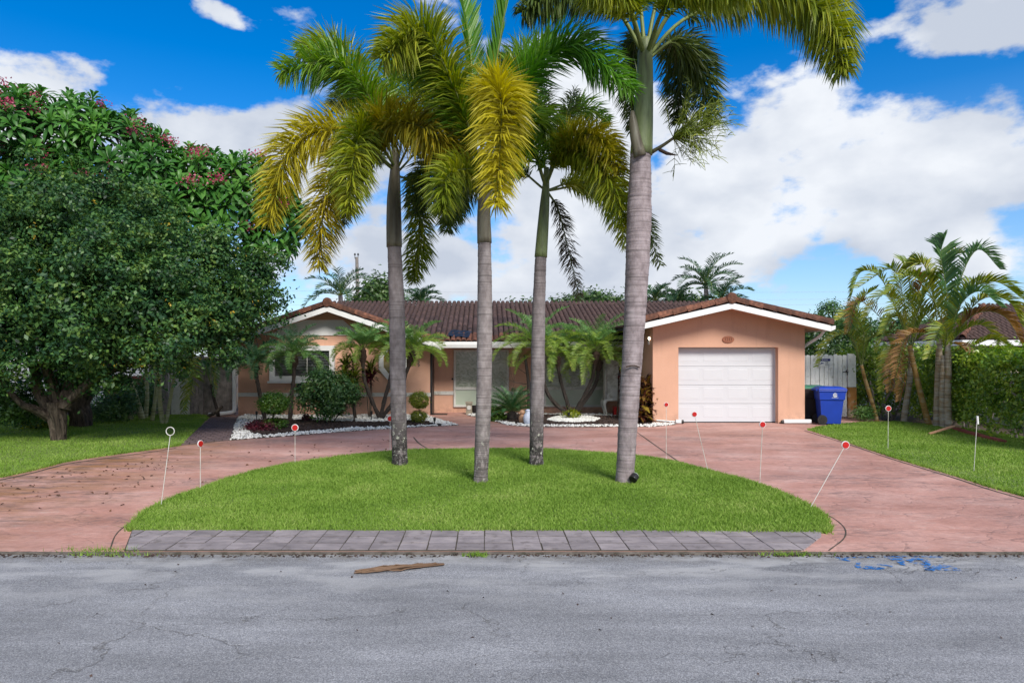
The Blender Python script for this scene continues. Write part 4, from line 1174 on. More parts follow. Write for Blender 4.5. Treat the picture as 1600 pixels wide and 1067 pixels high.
Y = G(625, 727).y
p1 = empty('foxtail_palm', G(625, 727), 'foxtail palm with drooping yellow amber fronds, nearest the big flowering tree', 'palm tree', FG)
ringed('trunk', [(625,727,13),(623.5,670,13.2),(622,600,13.5),(620,480,13.4),(616,384,11.6)], Y, 190, 'trunk_dark', p1)
MB().tube(*lerp_prof([(616,386,12.2),(615.5,350,12),(615.5,310,11),(617,270,8),(618,235,5)], Y, 20), 16, True).build('crownshaft', MT['shaft_grey'], p1, smooth=True)
for ctrl, mat, n, L in [
    ([(618,262,0),(585,165,-.3),(525,98,-.7),(440,112,-1.0)], 'fox_green', 560, .50),
    ([(618,262,0),(578,150,-.1),(525,80,.1),(470,78,.2)], 'fox_olive', 420, .44),
    ([(616,264,0),(545,205,-.6),(460,228,-1.0),(418,350,-1.1)], 'fox_yellow', 620, .50),
    ([(616,266,0),(560,232,-.9),(512,305,-1.4),(497,415,-1.4)], 'fox_amber', 520, .42),
    ([(618,262,0),(590,205,-.8),(650,195,-1.5),(745,262,-1.7)], 'fox_amber', 640, .52),
    ([(618,262,0),(575,205,-1.0),(555,235,-1.7),(545,330,-1.9)], 'fox_olive', 520, .44),
    ([(620,262,0),(640,170,.5),(680,120,.9),(740,150,1.3)], 'fox_olive', 520, .48),
    ([(622,275,0),(650,290,.5),(656,370,.7),(645,440,.7)], 'fox_olive', 430, .36),
    ([(620,270,0),(670,225,.8),(710,255,1.3),(712,340,1.5)], 'fox_dark', 420, .42),
    ([(618,262,0),(612,150,.5),(630,70,.9),(690,50,1.3)], 'fox_green', 520, .46),
    ([(620,265,0),(655,200,-.3),(700,170,-.5),(745,215,-.6)], 'fox_olive', 520, .44),
    ([(618,262,0),(600,170,.9),(560,140,1.5),(520,165,1.9)], 'fox_dark', 360, .42),
    ([(618,268,0),(580,240,.8),(545,280,1.2),(535,350,1.3)], 'fox_dark', 360, .36),
]: fox(p1, Y, ctrl, mat, n, L)
def spray(parent, o, d, n, length, spread, mat, name='inflorescence', r=.006, twig=.003, drop=.3):
    mb = MB(); o = Vector(o); d = Vector(d).normalized()
    for i in range(n):
        v = (d + Vector((random.gauss(0,spread), random.gauss(0,spread), random.gauss(0,spread)))).normalized()
        pts = [o]; p = o.copy(); L_ = length*random.uniform(.5, 1.1)
        for k in range(5):
            v = (v + Vector((random.gauss(0,.16), random.gauss(0,.16), random.gauss(0,.12) - drop*.15))).normalized(); p = p + v*L_/5; pts.append(p.copy())
        mb.tube(pts, [r*(1-.12*k) for k in range(6)], 4, False)
        for k in range(2, 6):
            for q in range(3):
                w = (v + Vector((random.gauss(0,.8), random.gauss(0,.8), random.gauss(0,.8)))).normalized()*L_*random.uniform(.12,.25)
                mb.tube([pts[k], pts[k]+w*.5, pts[k]+w+Vector((0,0,-.02))], [twig, twig, twig*.6], 3, False)
    return mb.build(name, MT[mat], parent)
spray(p1, P(640, 205, Y-.5), (.3,-.5,1), 46, .42, .6, 'date_boot')

Y = G(751, 754).y
p2 = empty('foxtail_palm', G(751, 754), 'foxtail palm with an upright green spear frond and one bright yellow front frond', 'palm tree', FG)
ringed('trunk', [(751,754,11.6),(753,700,12.6),(756,620,13),(757.5,500,13),(757,378,11.2)], Y, 200, 'trunk', p2)
MB().tube(*lerp_prof([(757,380,11.4),(756,340,10.5),(757,305,9.6),(759,275,7),(760,240,4.5)], Y, 20), 16, True).build('crownshaft', MT['shaft_grey'], p2, smooth=True)
for ctrl, mat, n, L, k in [
    ([(758,272,0),(772,158,-.8),(784,160,-1.5),(776,320,-2.0)], 'fox_yellow', 700, .46, {}),
    ([(760,270,0),(768,150,-.1),(785,40,-.2),(803,-70,-.3)], 'fox_spear', 380, .55, dict(style='vee', lean=2.4, W=.026, droop=.02)),
    ([(757,270,0),(742,150,.2),(728,30,.4),(705,-60,.6)], 'fox_spear', 420, .55, dict(style='vee', lean=1.9, droop=.05)),
    ([(756,275,0),(715,150,-.3),(660,52,-.7),(597,92,-1.0)], 'fox_olive', 620, .50, {}),
    ([(758,275,0),(722,190,-.1),(690,120,-.2),(640,90,-.3)], 'fox_green', 420, .44, {}),
    ([(760,275,0),(812,140,-.3),(892,72,-.6),(985,140,-.8)], 'fox_spear', 520, .46, dict(lean=.9)),
    ([(757,280,0),(705,235,.8),(668,270,1.3),(650,335,1.4)], 'fox_dark', 420, .40, {}),
    ([(760,280,0),(805,195,.6),(850,185,1.1),(885,250,1.3)], 'fox_green', 420, .40, {}),
    ([(757,283,0),(730,270,.5),(707,300,.8),(700,360,.9)], 'fox_dark', 300, .36, {}),
    ([(757,283,0),(742,265,-.6),(700,275,-1.0),(690,330,-1.1)], 'fox_olive', 330, .36, {}),
    ([(759,276,0),(790,150,.6),(820,90,1.1),(870,70,1.4)], 'fox_green', 360, .42, {}),
]: fox(p2, Y, ctrl, mat, n, L, **k)

Y = G(838, 728).y
p3 = empty('foxtail_palm', G(838, 728), 'foxtail palm with slimmest trunk leaning right and a dry brown hanging frond', 'palm tree', FG)
ringed('trunk', [(838,728,11.6),(838.5,660,11.8),(840,590,12),(842,480,11),(845,400,9.6)], Y, 180, 'trunk_dark', p3)
MB().tube(*lerp_prof([(845,402,9.9),(848,360,9),(851,320,7.6),(853,290,5.5),(854,262,4)], Y, 20), 16, True).build('crownshaft', MT['shaft_green'], p3, smooth=True)
for ctrl, mat, n, L, k in [
    ([(853,290,0),(880,240,-.5),(932,250,-1.0),(982,350,-1.3)], 'fox_olive', 640, .46, {}),
    ([(853,288,0),(885,218,-.6),(935,215,-1.1),(968,265,-1.3)], 'fox_yellow', 420, .34, {}),
    ([(853,290,0),(868,235,.1),(884,185,.2),(899,140,.3)], 'fox_dark', 150, .26, dict(W=.022)),
    ([(854,298,0),(900,285,.3),(950,305,.5),(980,385,.6)], 'fox_olive', 380, .34, {}),
    ([(856,300,0),(872,328,.1),(888,390,.2),(906,468,.2)], 'fox_brown', 260, .22, dict(W=.02)),
    ([(852,297,0),(800,262,.3),(740,285,.6),(698,350,.8)], 'fox_dark', 460, .36, {}),
    ([(852,292,0),(820,205,.5),(775,165,.9),(722,205,1.2)], 'fox_green', 420, .42, {}),
    ([(853,290,0),(845,185,.5),(825,115,.9),(780,95,1.3)], 'fox_dark', 360, .40, {}),
    ([(856,298,0),(930,290,.6),(995,330,1.0),(1032,415,1.2)], 'fox_dark', 330, .28, {}),
    ([(853,292,0),(835,240,-.7),(800,235,-1.2),(775,300,-1.4)], 'fox_green', 330, .36, {}),
    ([(854,290,0),(880,200,.6),(910,170,1.0),(950,190,1.4)], 'fox_green', 260, .34, {}),
]: fox(p3, Y, ctrl, mat, n, L, **k)

Y = G(976, 754).y
p4 = empty('foxtail_palm', G(976, 754), 'thickest foxtail palm with pale swollen trunk and crown reaching above the frame', 'palm tree', FG)
ringed('trunk', [(976,754,15),(979,700,15.6),(985,600,16.6),(991,510,17.6),(996,410,20),(999,330,20.5),(1001,241,17)], Y, 230, 'trunk_pale', p4)
MB().tube(*lerp_prof([(1002,242,17.2),(1004.5,190,15.6),(1007,140,13.2),(1008,105,12),(1008,80,11),(1009,60,7)], Y, 24), 18, True).build('crownshaft', MT['shaft_green'], p4, smooth=True)
MB().tube(*lerp_prof([(1000,244,10),(993,215,8.5),(989,190,6.5),(988,174,3)], Y-.14, 12), 12, True).build('old_sheath', MT['shaft_grey'], p4, smooth=True)
for ctrl, mat, n, L, k in [
    ([(1010,88,0),(1062,8,-.3),(1185,-22,-.6),(1283,15,-.8),(1318,110,-.9)], 'fox_olive', 800, .54, dict(droop=.75, lean=.5)),
    ([(1010,90,0),(1070,30,.4),(1160,0,.8),(1270,0,1.1),(1305,70,1.3)], 'fox_dark', 460, .44, dict(droop=.7, lean=.5)),
    ([(1007,88,0),(960,12,-.1),(890,-16,-.2),(815,20,-.3)], 'fox_dark', 560, .44, dict(droop=.7, lean=.5)),
    ([(1008,88,0),(970,-20,.3),(900,-70,.6),(820,-40,.8)], 'fox_olive', 460, .46, {}),
    ([(1011,92,0),(1055,65,.6),(1092,105,1.0),(1108,190,1.2)], 'fox_dark', 480, .42, {}),
    ([(1011,92,0),(1045,75,1.0),(1062,120,1.6),(1060,190,1.9)], 'fox_dark', 380, .40, {}),
    ([(1006,92,0),(992,62,.7),(985,110,1.1),(990,200,1.3)], 'fox_dark', 380, .36, {}),
    ([(1008,85,0),(1000,0,.2),(990,-80,.3),(950,-140,.4)], 'fox_green', 420, .5, {}),
    ([(1009,85,0),(1030,-10,.1),(1070,-90,.2),(1150,-140,.2)], 'fox_green', 420, .5, {}),
    ([(1010,88,0),(1040,10,-.7),(1095,-30,-1.3),(1180,-20,-1.8)], 'fox_olive', 460, .46, {}),
    ([(1007,88,0),(985,20,-.6),(960,-20,-1.1),(900,-30,-1.6)], 'fox_olive', 420, .44, {}),
]: fox(p4, Y, ctrl, mat, n, L, rach=.04, start=.26, **k)
ib = P(1018, 238, Y-.05)
inf = MB().tube(curve_pts([ib, P(1035, 228, Y-.1), P(1058, 212, Y-.15)], 8), [.035,.032,.03,.028,.026,.024,.022,.02], 8).build('flower_stalk', MT['petiole_dk'], p4, smooth=True)
spray(p4, P(1052, 215, Y-.15), (.9,-.1,.35), 80, .85, .46, 'fox_olive', 'inflorescence', .007, .005, .35)
MB().tube([P(1030,234,Y-.12), P(1042,240,Y-.14), P(1058,243,Y-.15)], [.03,.03,.006], 8).build('spathe', MT['date_boot'], p4, smooth=True)
# scar on trunk 4 where a frond base was cut
sc_ = fpts([(978,573,-.182),(990,571,-.195),(999,574,-.17)], Y, 8)
MB().tube(sc_, .012, 6).build('trunk_scar', MT['date_boot'], p4)

# spot lamp at the foot of the fourth palm
q = G(991, 757)
sl = empty('spot_lamp', q, 'black round spot lamp leaning against the foot of the thickest palm', 'lamp')
MB().tube([q, q+Vector((0,-.02,.07))], .012, 8).build('stake', MT['black'], sl)
MB().disc(q+Vector((-.01,-.03,.115)), (.5,.6,.45), .065, .10, 18).build('lamp_head', MT['black'], sl, bevel=.01)
MB().disc(q+Vector((.022,.008,.145)), (.5,.6,.45), .055, .006, 18).build('lens', MT['lower_pane'], sl)

# ------------------------------------------------------------------ pygmy date palms and other planting by the house
def pygmy(label, base, tops, crowns, group='pygmy date palms beside the house', Y=None):
    """base point, list of trunk pixel paths, list of (frond count, length, material)"""
    root = empty('pygmy_date_palm', base, label, 'palm tree', group)
    for path, r, (nf, ln, mt, hang) in zip(tops, [.055]*9, crowns):
        pts = curve_pts([Vector(base)] + [P(a, b, base.y + d) for a, b, d in path], 14)
        rr = [r*(1.15 - .25*i/13 + .10*(i % 2)) for i in range(14)]
        wob = lambda i, k, a: 1 + .16*math.sin(5*a + i*2.4)
        MB().tube(pts, rr, 9, True, wob).build('trunk', MT['date_bark'], root)
        top = pts[-1]
        MB().tube([top - np.array([0,0,.34]) if False else pts[-3], pts[-2], pts[-1], pts[-1] + np.array([0,0,.10])], [.06,.115,.13,.05], 10, True, lambda i, k, a: 1 + .2*math.sin(6*a + i*3)).build('boot_crown', MT['date_boot'], root)
        for i in range(nf):
            az = i*2.399 + random.uniform(-.2, .2)
            u = (i+.5)/nf
            e0 = 1.38 - 1.25*u + random.uniform(-.12, .12)
            p = arc(top + np.array([0,0,.06]), az, e0, ln*1.12*random.uniform(.8, 1.12), 1.0 + hang*u + random.uniform(0,.3), 11, random.uniform(-.25,.25))
            m = mt[min(len(mt)-1, int(u*len(mt)))]
            frond(root, p, 120, .23, .016, 'vee', MT[m], MT['petiole'], .009, start=.16, lean=.55, droop=.18, jit=.14)
    return root
D1, D2, D3 = ['date_dark','date_dark','date_dark'], ['date','date','date_lime'], ['date','date_lime','date_lime']
pygmy('dark young date palm in front of the house corner by the downspout', G(414, 655), [[(405,610,0),(401,590,0),(399,573,0)]], [(26, .95, D1, .8)])
pygmy('dark slim date palm standing in front of the blinds window', G(453, 656), [[(456,615,0),(459,590,0),(460,560,0)]], [(28, 1.1, ['date_dark','date','date'], .75)])
pygmy('three stemmed date palm splayed in front of the octagonal window', G(594, 655), [[(578,618,0),(569,590,0),(566,548,-.1)], [(602,620,-.1),(610,590,-.1),(614,545,-.1)], [(612,632,-.1),(630,596,-.1),(645,552,-.2)]],
      [(28, 1.1, D2, .75), (14, .9, D2, .75), (30, 1.2, D3, .75)])
pygmy('lush date palm clump on the white pebble mound before the porch', G(893, 652), [[(860,622,-.1),(848,590,-.1),(838,545,-.2)], [(885,625,-.1),(875,590,0),(870,560,.1)], [(912,620,-.2),(926,588,-.2),(931,553,-.3)], [(917,622,.1),(932,596,.1),(936,566,.3)]],
      [(32, 1.4, D3, .8), (30, 1.4, D3, .8), (36, 1.55, D3, .8), (32, 1.6, D2, .5)])

def leafy(name, label, cat, lobes, clumps, per, size, mat, stems=None, group=None, base=None, spread=.08, shell=(.75, 1.0), extra=None, aspect=.55, smat='bark', part='foliage'):
    base = base if base is not None else Vector((lobes[0][0][0], lobes[0][0][1], 0))
    root = empty(name, base, label, cat, group)
    v, f = cloud(lobes, clumps, per, size, spread, shell, aspect=aspect)
    v[:, 2] = np.maximum(v[:, 2], .01)
    link(part, np_mesh(part, v, f, MT[mat]), None, root)
    for s in stems or []:
        MB().tube(curve_pts(s[0], 8), [s[1]*(1-.07*i) for i in range(8)], 8).build('stem', MT[smat], root, smooth=True)
    return root
def lob(px, py, Y, rx, ry=None, rz=None): 
    s = Y/F; return (tuple(P(px, py, Y)), (rx*s, (ry if ry is not None else rx)*s, (rz if rz is not None else rx)*s))
# topiary with round head over a clipped skirt (left bed)
y_ = 20.0
b = G(427, 671); y_ = b.y
leafy('topiary_shrub', 'small topiary with ragged round green head above low clipped skirt', 'shrub', [lob(428,630,y_,23,23,17)], 260, 22, .05, 'topi', [([b, P(426,655,y_), P(428,640,y_)], .03)], base=b, spread=.05)
v, f = cloud([lob(430,662,y_,18,16,9)], 120, 20, .045, .045); v[:, 2] = np.maximum(v[:, 2], .01)
link('clipped_skirt', np_mesh('clipped_skirt', v, f, MT['topi']), None, bpy.data.objects['topiary_shrub'])
b = G(654, 662); y_ = b.y
t2 = leafy('topiary_shrub', 'lime yellow two tier topiary ball over cube beside the front door', 'shrub', [lob(655,625,y_,14.5,14.5,12.5)], 230, 24, .036, 'lime', [([b, P(654,648,y_), P(655,635,y_)], .022)], base=b, spread=.035, shell=(.85,1.0))
v, f = cloud([lob(654,650,y_,12.5,12,8)], 150, 20, .036, .035, shell=(.85,1.0)); v[:, 2] = np.maximum(v[:, 2], .01)
link('clipped_cube', np_mesh('clipped_cube', v, f, MT['lime']), None, t2)
MB().box(P(657,0,y_).x, P(666,0,y_).x, y_+.25, y_+.27, .16, .27).build('plant_tag', MT['paleblue'], t2)
# loose shrub in front of window
b = G(505, 662); y_ = b.y
leafy('shrub', 'loose dark green shrub below the right end of the blinds window', 'shrub',
      [lob(500,605,y_,30,30,25), lob(530,608,y_,26,26,24), lob(480,622,y_,18), lob(520,630,y_,26,24,18), lob(545,615,y_,17), lob(505,580+8,y_,20,18,10), lob(505,640,y_,20,18,12)], 620, 16, .085, 'shrub',
      [([b, P(506,640,y_), P(498,612,y_)], .03), ([b, P(515,640,y_), P(528,615,y_)], .025), ([b+Vector((.25,.1,0)), P(533,640,y_), P(540,615,y_)], .02)], base=b, spread=.11, shell=(.5,1.05))

def sword(name, label, cat, base, heads, mats, nl=30, L=.45, W=.08, smat='bark', group=None):
    root = empty(name, base, label, cat, group)
    for i, (px, py, d) in enumerate(heads):
        top = P(px, py, base.y + d)
        MB().tube(curve_pts([base + Vector((random.uniform(-.05,.05), random.uniform(-.03,.03), -.02)), base.lerp(top, .5) + Vector((random.uniform(-.04,.04),0,0)), top], 7), .018, 6).build('cane', MT[smat], root)
        n = nl; az = np.arange(n)*2.399; el = rng.uniform(-.35, 1.25, n)
        d_ = np.stack([np.cos(az)*np.cos(el), np.sin(az)*np.cos(el), np.sin(el)], 1)
        ll = L*rng.uniform(.7, 1.15, n)
        st = np.array(top) + rng.normal(size=(n, 3))*np.array([.03,.03,.09])
        m1 = st + d_*(ll*.55)[:, None]; tp = m1 + unit(d_ + np.array([0,0,-.55]))*(ll*.45)[:, None]
        sd = unit(np.cross(d_, np.array([0,0,1.0]) + rng.normal(size=(n,3))*.2))
        w = W*rng.uniform(.7,1.2,n)[:, None]
        v = np.empty((n, 5, 3)); v[:,0] = st-sd*w*.2; v[:,1] = st+sd*w*.2; v[:,2] = m1-sd*w*.5; v[:,3] = m1+sd*w*.5; v[:,4] = tp
        ix = np.arange(n)[:, None]*5
        f = np.concatenate([ix+np.array([[0,1,3]]), ix+np.array([[0,3,2]]), ix+np.array([[2,3,4]])])
        link('leaf_head', np_mesh('leaf_head', v.reshape(-1,3), f, MT[mats[i % len(mats)]]), None, root)
    return root
b = G(556, 655)
sword('cordyline_plant', 'green and yellow cordyline with several leafy heads left of the octagonal window', 'plant', b, [(540,570,.1),(551,562,0),(556,585,-.1),(545,592,.1),(537,586,0),(553,602,0)], ['ti_green'], 40, .40, .085)
b = G(578, 652)
sword('cordyline_plant', 'dark red cordyline with one green head under the octagonal window', 'plant', b, [(580,590,0),(572,594,.1),(579,577,.1)], ['ti_red','ti_red','ti_green'], 38, .42, .075)
b = G(553, 660)
sword('cordyline_plant', 'low purple brown cordyline sprout beside the loose green shrub', 'plant', b, [(556,618,.1),(552,626,0)], ['croton','ti_red'], 22, .34, .05)
b = G(400, 674)
for k_, (px, py, lb) in enumerate([(398,672,'low dark pink ground plant at the left end of the mulch'), (412,674,'low dark pink ground plant beside the clipped skirt'), (480,658,'tiny red leaved sprout in the middle of the mulch')]):
    b = G(px, py)
    leafy('ground_plant', lb, 'plant', [((b.x, b.y, .10), (.30 if k_ < 2 else .12, .22, .12))], 60, 9, .06, 'ti_red', base=b, spread=.06)
# tall croton and cordyline against the garage side
b = G(1008, 660)
sword('croton_shrub', 'tall bronze and yellow croton at the garage corner', 'shrub', b,
      [(1008,650,-.2),(1012,640,-.1),(1006,636,.1),(1014,626,.0),(1008,618,-.1),(1015,612,.1),(1009,604,0),(1004,622,-.3),(1002,648,-.3),(1016,652,0),(1000,606,.1)], ['croton'], 34, .44, .095)
b = G(1000, 654)
sword('cordyline_plant', 'tall cordyline with red and yellow heads by the lit wall lamp', 'plant', b, [(1008,558,0),(1004,570,.1),(1010,548,.1),(1003,585,.1),(1000,550,.2),(1011,578,0)], ['ti_red','croton','ti_green','ti_red','ti_green','date_lime'], 32, .46, .075)
b = G(965, 652)
sword('cordyline_plant', 'red cordyline half hidden behind the thickest palm trunk', 'plant', b, [(968,570,.6),(972,585,.5),(967,600,.6)], ['ti_red'], 30, .42, .08)
# sago palm
b = G(800, 657)
sg = empty('sago_palm', b, 'stiff dark green sago palm between the two middle palm trunks', 'palm', None)
MB().lathe((b.x, b.y, -.02), [(.14,0),(.16,.12),(.13,.26),(.06,.34)], 12).build('trunk', MT['date_bark'], sg)
for i in range(34):
    u = (i+.5)/34; az = i*2.399
    p = arc(np.array(b) + np.array([0,0,.28]), az, 1.35 - 1.25*u, random.uniform(.8,1.0), .75, 9)
    frond(sg, p, 74, .145, .018, 'vee', MT['sago'], MT['petiole'], .012, start=.14, lean=.5, droop=.05, jit=.07)
leafy('ground_plant', 'low green fern growing at the left foot of the sago palm', 'plant', [lob(772,648,b.y,17,14,12)], 110, 14, .07, 'topi', base=G(772,657), spread=.09)
b = G(893, 655)
leafy('ground_plant', 'lime green ground plant at the foot of the date palm clump', 'plant', [lob(893,647,b.y,13,10,6)], 60, 12, .06, 'lime', base=b, spread=.05)
# bare twiggy shrub with dark trunk
b = G(826, 652); root = empty('bare_shrub', b, 'nearly leafless twiggy shrub before the left porch window', 'shrub')
MB().tube(curve_pts([b, P(827,620,b.y), P(825,590,b.y), P(820,555,b.y)], 10), [.07-.003*i for i in range(10)], 8).build('trunk', MT['date_bark'], root)
mb = MB()
def twig(p, d, L, r, lv):
    pts = [p]; 
    for k in range(5):
        d = (d + Vector((random.gauss(0,.22), random.gauss(0,.15), random.gauss(0,.2)))).normalized(); pts.append(pts[-1] + d*L/5)
    mb.tube(pts, [r*(1-.14*k) for k in range(6)], 4, False)
    if lv > 0:
        for k in (2, 3, 4, 5):
            twig(pts[k], (d + Vector((random.gauss(0,.6), random.gauss(0,.4), random.gauss(0,.6)))).normalized(), L*.5, r*.5, lv-1)
for (px, py, dx, dz) in [(826,612,-1,.15),(826,600,-1,.3),(824,585,-.9,.6),(826,620,-.9,-.1),(823,570,-.8,.4)]:
    twig(P(px, py, b.y), Vector((dx, random.uniform(-.3,.1), dz)), random.uniform(.8,1.1), .013, 2)
mb.build('twigs', MT['bark'], root)

# ------------------------------------------------------------------ frangipani and dense broadleaf tree on the left
def limb(mb, pts, r0, r1, n=12, wobk=.12, seg=12):
    cp = curve_pts(pts, seg)
    ph = random.uniform(0, 6)
    mb.tube(cp, [r0 + (r1-r0)*i/(seg-1) for i in range(seg)], n, True, lambda i, k, a: 1 + wobk*math.sin(3*a+ph+i*.25) + wobk*.6*math.sin(7*a+ph*2+i*.4))
b = G(92, 688); Yt = b.y
bt = empty('broadleaf_tree', b, 'dense dark small leaved tree with gnarled forked trunk on the left lawn', 'tree')
mb = MB(); limb(mb, [b+Vector((0,0,-.05)), P(92,665,Yt), P(88,645,Yt), P(88,628,Yt)], .155, .235, 30, .16, 18); mb.build('trunk', MT['bark'], bt)
for pts, r in [([P(84,648,Yt), P(60,612,Yt), P(52,570,Yt), P(40,500,Yt)], .15), ([P(92,640,Yt), P(82,600,Yt), P(70,560,Yt-.2), P(80,480,Yt)], .14), ([P(98,640,Yt), P(110,600,Yt+.2), P(132,560,Yt+.3), P(160,490,Yt+.4)], .16),
               ([P(82,655,Yt), P(55,640,Yt-.3), P(30,628,Yt-.5), P(-10,580,Yt-.6)], .11), ([P(100,635,Yt), P(150,590,Yt), P(220,560,Yt), P(300,500,Yt)], .11)]:
    mb = MB(); limb(mb, pts, r, r*.45, 10); mb.build('limb', MT['bark'], bt)
L_ = [lob(60,340,16.4,95), lob(165,385,16,100), lob(280,430,16.2,92), lob(360,475,16.8,72), lob(410,462,17.2,32), lob(110,470,14.9,105), lob(235,500,15.2,85), lob(0,430,15.4,105), lob(-90,400,16.2,130),
      lob(335,528,16.2,40), lob(30,545,15.4,60), lob(175,565,15.8,58), lob(105,590,16.4,38), lob(265,560,16,34), lob(368,512,17,28), lob(-60,560,15.5,60), lob(225,400,18.5,110), lob(90,420,19,120), lob(-60,330,17.5,80), lob(150,330,17,48), lob(330,395,17.2,45), lob(408,420,17.4,34), lob(145,610,17.5,42)]
SUBL = []
for c_, r_ in L_:
    for k_ in range(20):
        d_ = rng.normal(size=3); d_ /= np.linalg.norm(d_)
        q_ = rng.uniform(.18, .36)
        SUBL.append((tuple(np.array(c_) + d_*np.array(r_)*rng.uniform(.74, 1.08)), tuple(np.array(r_)*q_*np.array([1.15,1.15,.85]))))
v, f = cloud(SUBL, 6000, 28, .092, .105, (.70, 1.1), up=.55, cut=lambda c: c[:, 2] > 1.15)
link('crown', np_mesh('crown', v, f, MT['canopy']), None, bt)
v, f = cloud(L_, 3200, 14, .12, .28, (.2, .66), up=.2, cut=lambda c: c[:, 2] > 1.2)
link('inner_foliage', np_mesh('inner_foliage', v, f, MT['canopy']), None, bt)
v, f = cloud(L_, 150, 3, .07, .07, (.95, 1.08), up=.5)
link('turned_leaves', np_mesh('turned_leaves', v, f, MT['yellowleaf']), None, bt)

b = G(128, 660); Yf = 19.2
b = Vector((P(128, 0, Yf).x, Yf, 0))
ft = empty('frangipani_tree', b, 'frangipani with long leaves and crimson flower clusters rising behind the dense tree', 'tree')
mb = MB(); limb(mb, [b+Vector((0,0,-.05)), P(126,650,Yf), P(122,630,Yf), P(135,600,Yf)], .27, .25, 24, .13); mb.build('trunk', MT['bark'], ft)
# leaf rosettes, eight variants sharing mesh data
def rosette(seed, n=20, L=.50, W=.105):
    r_ = np.random.default_rng(seed); vs, fs = [], []
    for i in range(n):
        az = i*2.399 + r_.uniform(-.2,.2); el = 1.15 - 1.35*(i/n) + r_.uniform(-.15,.15); l = L*r_.uniform(.75,1.15)
        d = np.array([math.cos(az)*math.cos(el), math.sin(az)*math.cos(el), math.sin(el)]); s = np.array([-math.sin(az), math.cos(az), 0]); u = np.cross(s, d)*-1
        u = np.cross(d, s)
        if u[2] < 0: u = -u
        b0 = d*.05; m1 = d*l*.45 + u*.01; m2 = d*l*.75 - np.array([0,0,.03*l*3]); tp = d*l - np.array([0,0,.09*l*3])
        k = len(vs)
        vs += [b0, m1+s*W*.38+u*.018, m1-s*W*.38+u*.018, m1, m2+s*W*.5+u*.015, m2-s*W*.5+u*.015, m2, tp]
        fs += [(k,k+1,k+3),(k,k+3,k+2),(k+1,k+4,k+6),(k+1,k+6,k+3),(k+3,k+6,k+5),(k+3,k+5,k+2),(k+4,k+7,k+6),(k+6,k+7,k+5)]
    return np.array(vs), np.array(fs)
ROS = []
for s_ in range(8):
    v, f = rosette(s_); ROS.append(np_mesh('leaf_rosette', v, f, MT['frangi']))
def flower_mesh(seed):
    r_ = np.random.default_rng(seed); n = 70
    c = r_.normal(size=(n, 3))*np.array([.12,.12,.085]); c[:, 2] += .12
    v, f = leaves(c, r_.normal(size=(n, 3)) + np.array([0,-.4,.6]), r_.uniform(.05,.085,n), r_.uniform(.035,.06,n)); return np_mesh('flower_cluster', v, f, MT['flower'])
FLW = [flower_mesh(k) for k in range(5)]
FL = [lob(130,300,18.4,62), lob(50,300,18.2,60), lob(40,232,18.2,82), lob(120,236,18.6,80), lob(190,255,18.8,70), lob(-40,245,18.4,105), lob(250,290,19,66), lob(320,300,19.2,58), lob(385,315,19.2,60), lob(430,350,19.4,46), lob(355,350,19.2,60), lob(290,340,18.6,60), lob(420,385,19.4,40), lob(455,350,19.4,24), lob(-130,260,18.6,120)]
rs = []
tries = 0
while len(rs) < 520 and tries < 20000:
    tries += 1
    (c, r) = FL[int(rng.integers(len(FL)))]
    d = rng.normal(size=3); d /= np.linalg.norm(d)
    p = np.array(c) + d*np.array(r)*rng.uniform(.82, 1.05)
    if d[2] < -.45 or d[1] > .75: continue
    if any(np.sum((p-q[0])**2) < .30**2 for q in rs): continue
    ins_ = any(np.sum(((p-np.array(c2))/np.array(r2))**2) < .62 for c2, r2 in FL)
    if ins_ and rng.uniform() < .8: continue
    rs.append((p, d))
rs.sort(key=lambda q: q[0][1])
bm_ = MB(); rest_v, rest_f, cnt = [], [], 0
# scaffold branches
for c, r in FL:
    c = Vector(c); limb(bm_, [P(135,600,Yf), P(135,600,Yf).lerp(c, .5)+Vector((0,.3,-.5)), c+Vector((0,.1,-r[2]*.4))], .10, .04, 7, .06, 8)
for i, (p, d) in enumerate(rs):
    dv = Vector(d); dv.z += .55; dv.normalize()
    q = dv.to_track_quat('Z', 'Y').to_matrix()
    q = q @ Matrix.Rotation(random.uniform(0, 6.28), 3, 'Z')
    s_ = random.uniform(.8, 1.15)
    j = min(range(len(FL)), key=lambda k: np.sum((p-np.array(FL[k][0]))**2))
    bm_.tube([Vector(FL[j][0])*.55 + Vector(p)*.45, Vector(p) - dv*.25, Vector(p)], [.022,.018,.022], 4, False)
    if i < 290: inst('leaf_rosette', ROS[i % 8], p, q, ft, (s_, s_, s_))
    else:
        me = ROS[i % 8]; vv = np.array([tuple(x.co) for x in me.vertices]) @ (np.array(q).T)*s_ + p
        rest_v.append(vv); ff = np.array([tuple(x.vertices) for x in me.polygons]); rest_f.append(ff + cnt); cnt += len(vv)
    if i % 6 == 0 and d[1] < .3:
        inst('flower_cluster', FLW[i % 5], Vector(p) + dv*.14 + Vector((0,-.14,.0)), (0,0,random.uniform(0,6)), ft)['kind'] = 'stuff'
if rest_v: tag(link('leaf_rosettes', np_mesh('leaf_rosettes', np.concatenate(rest_v), np.concatenate(rest_f), MT['frangi']), None, ft), kind='stuff')
bm_.build('branches', MT['bark'], ft)

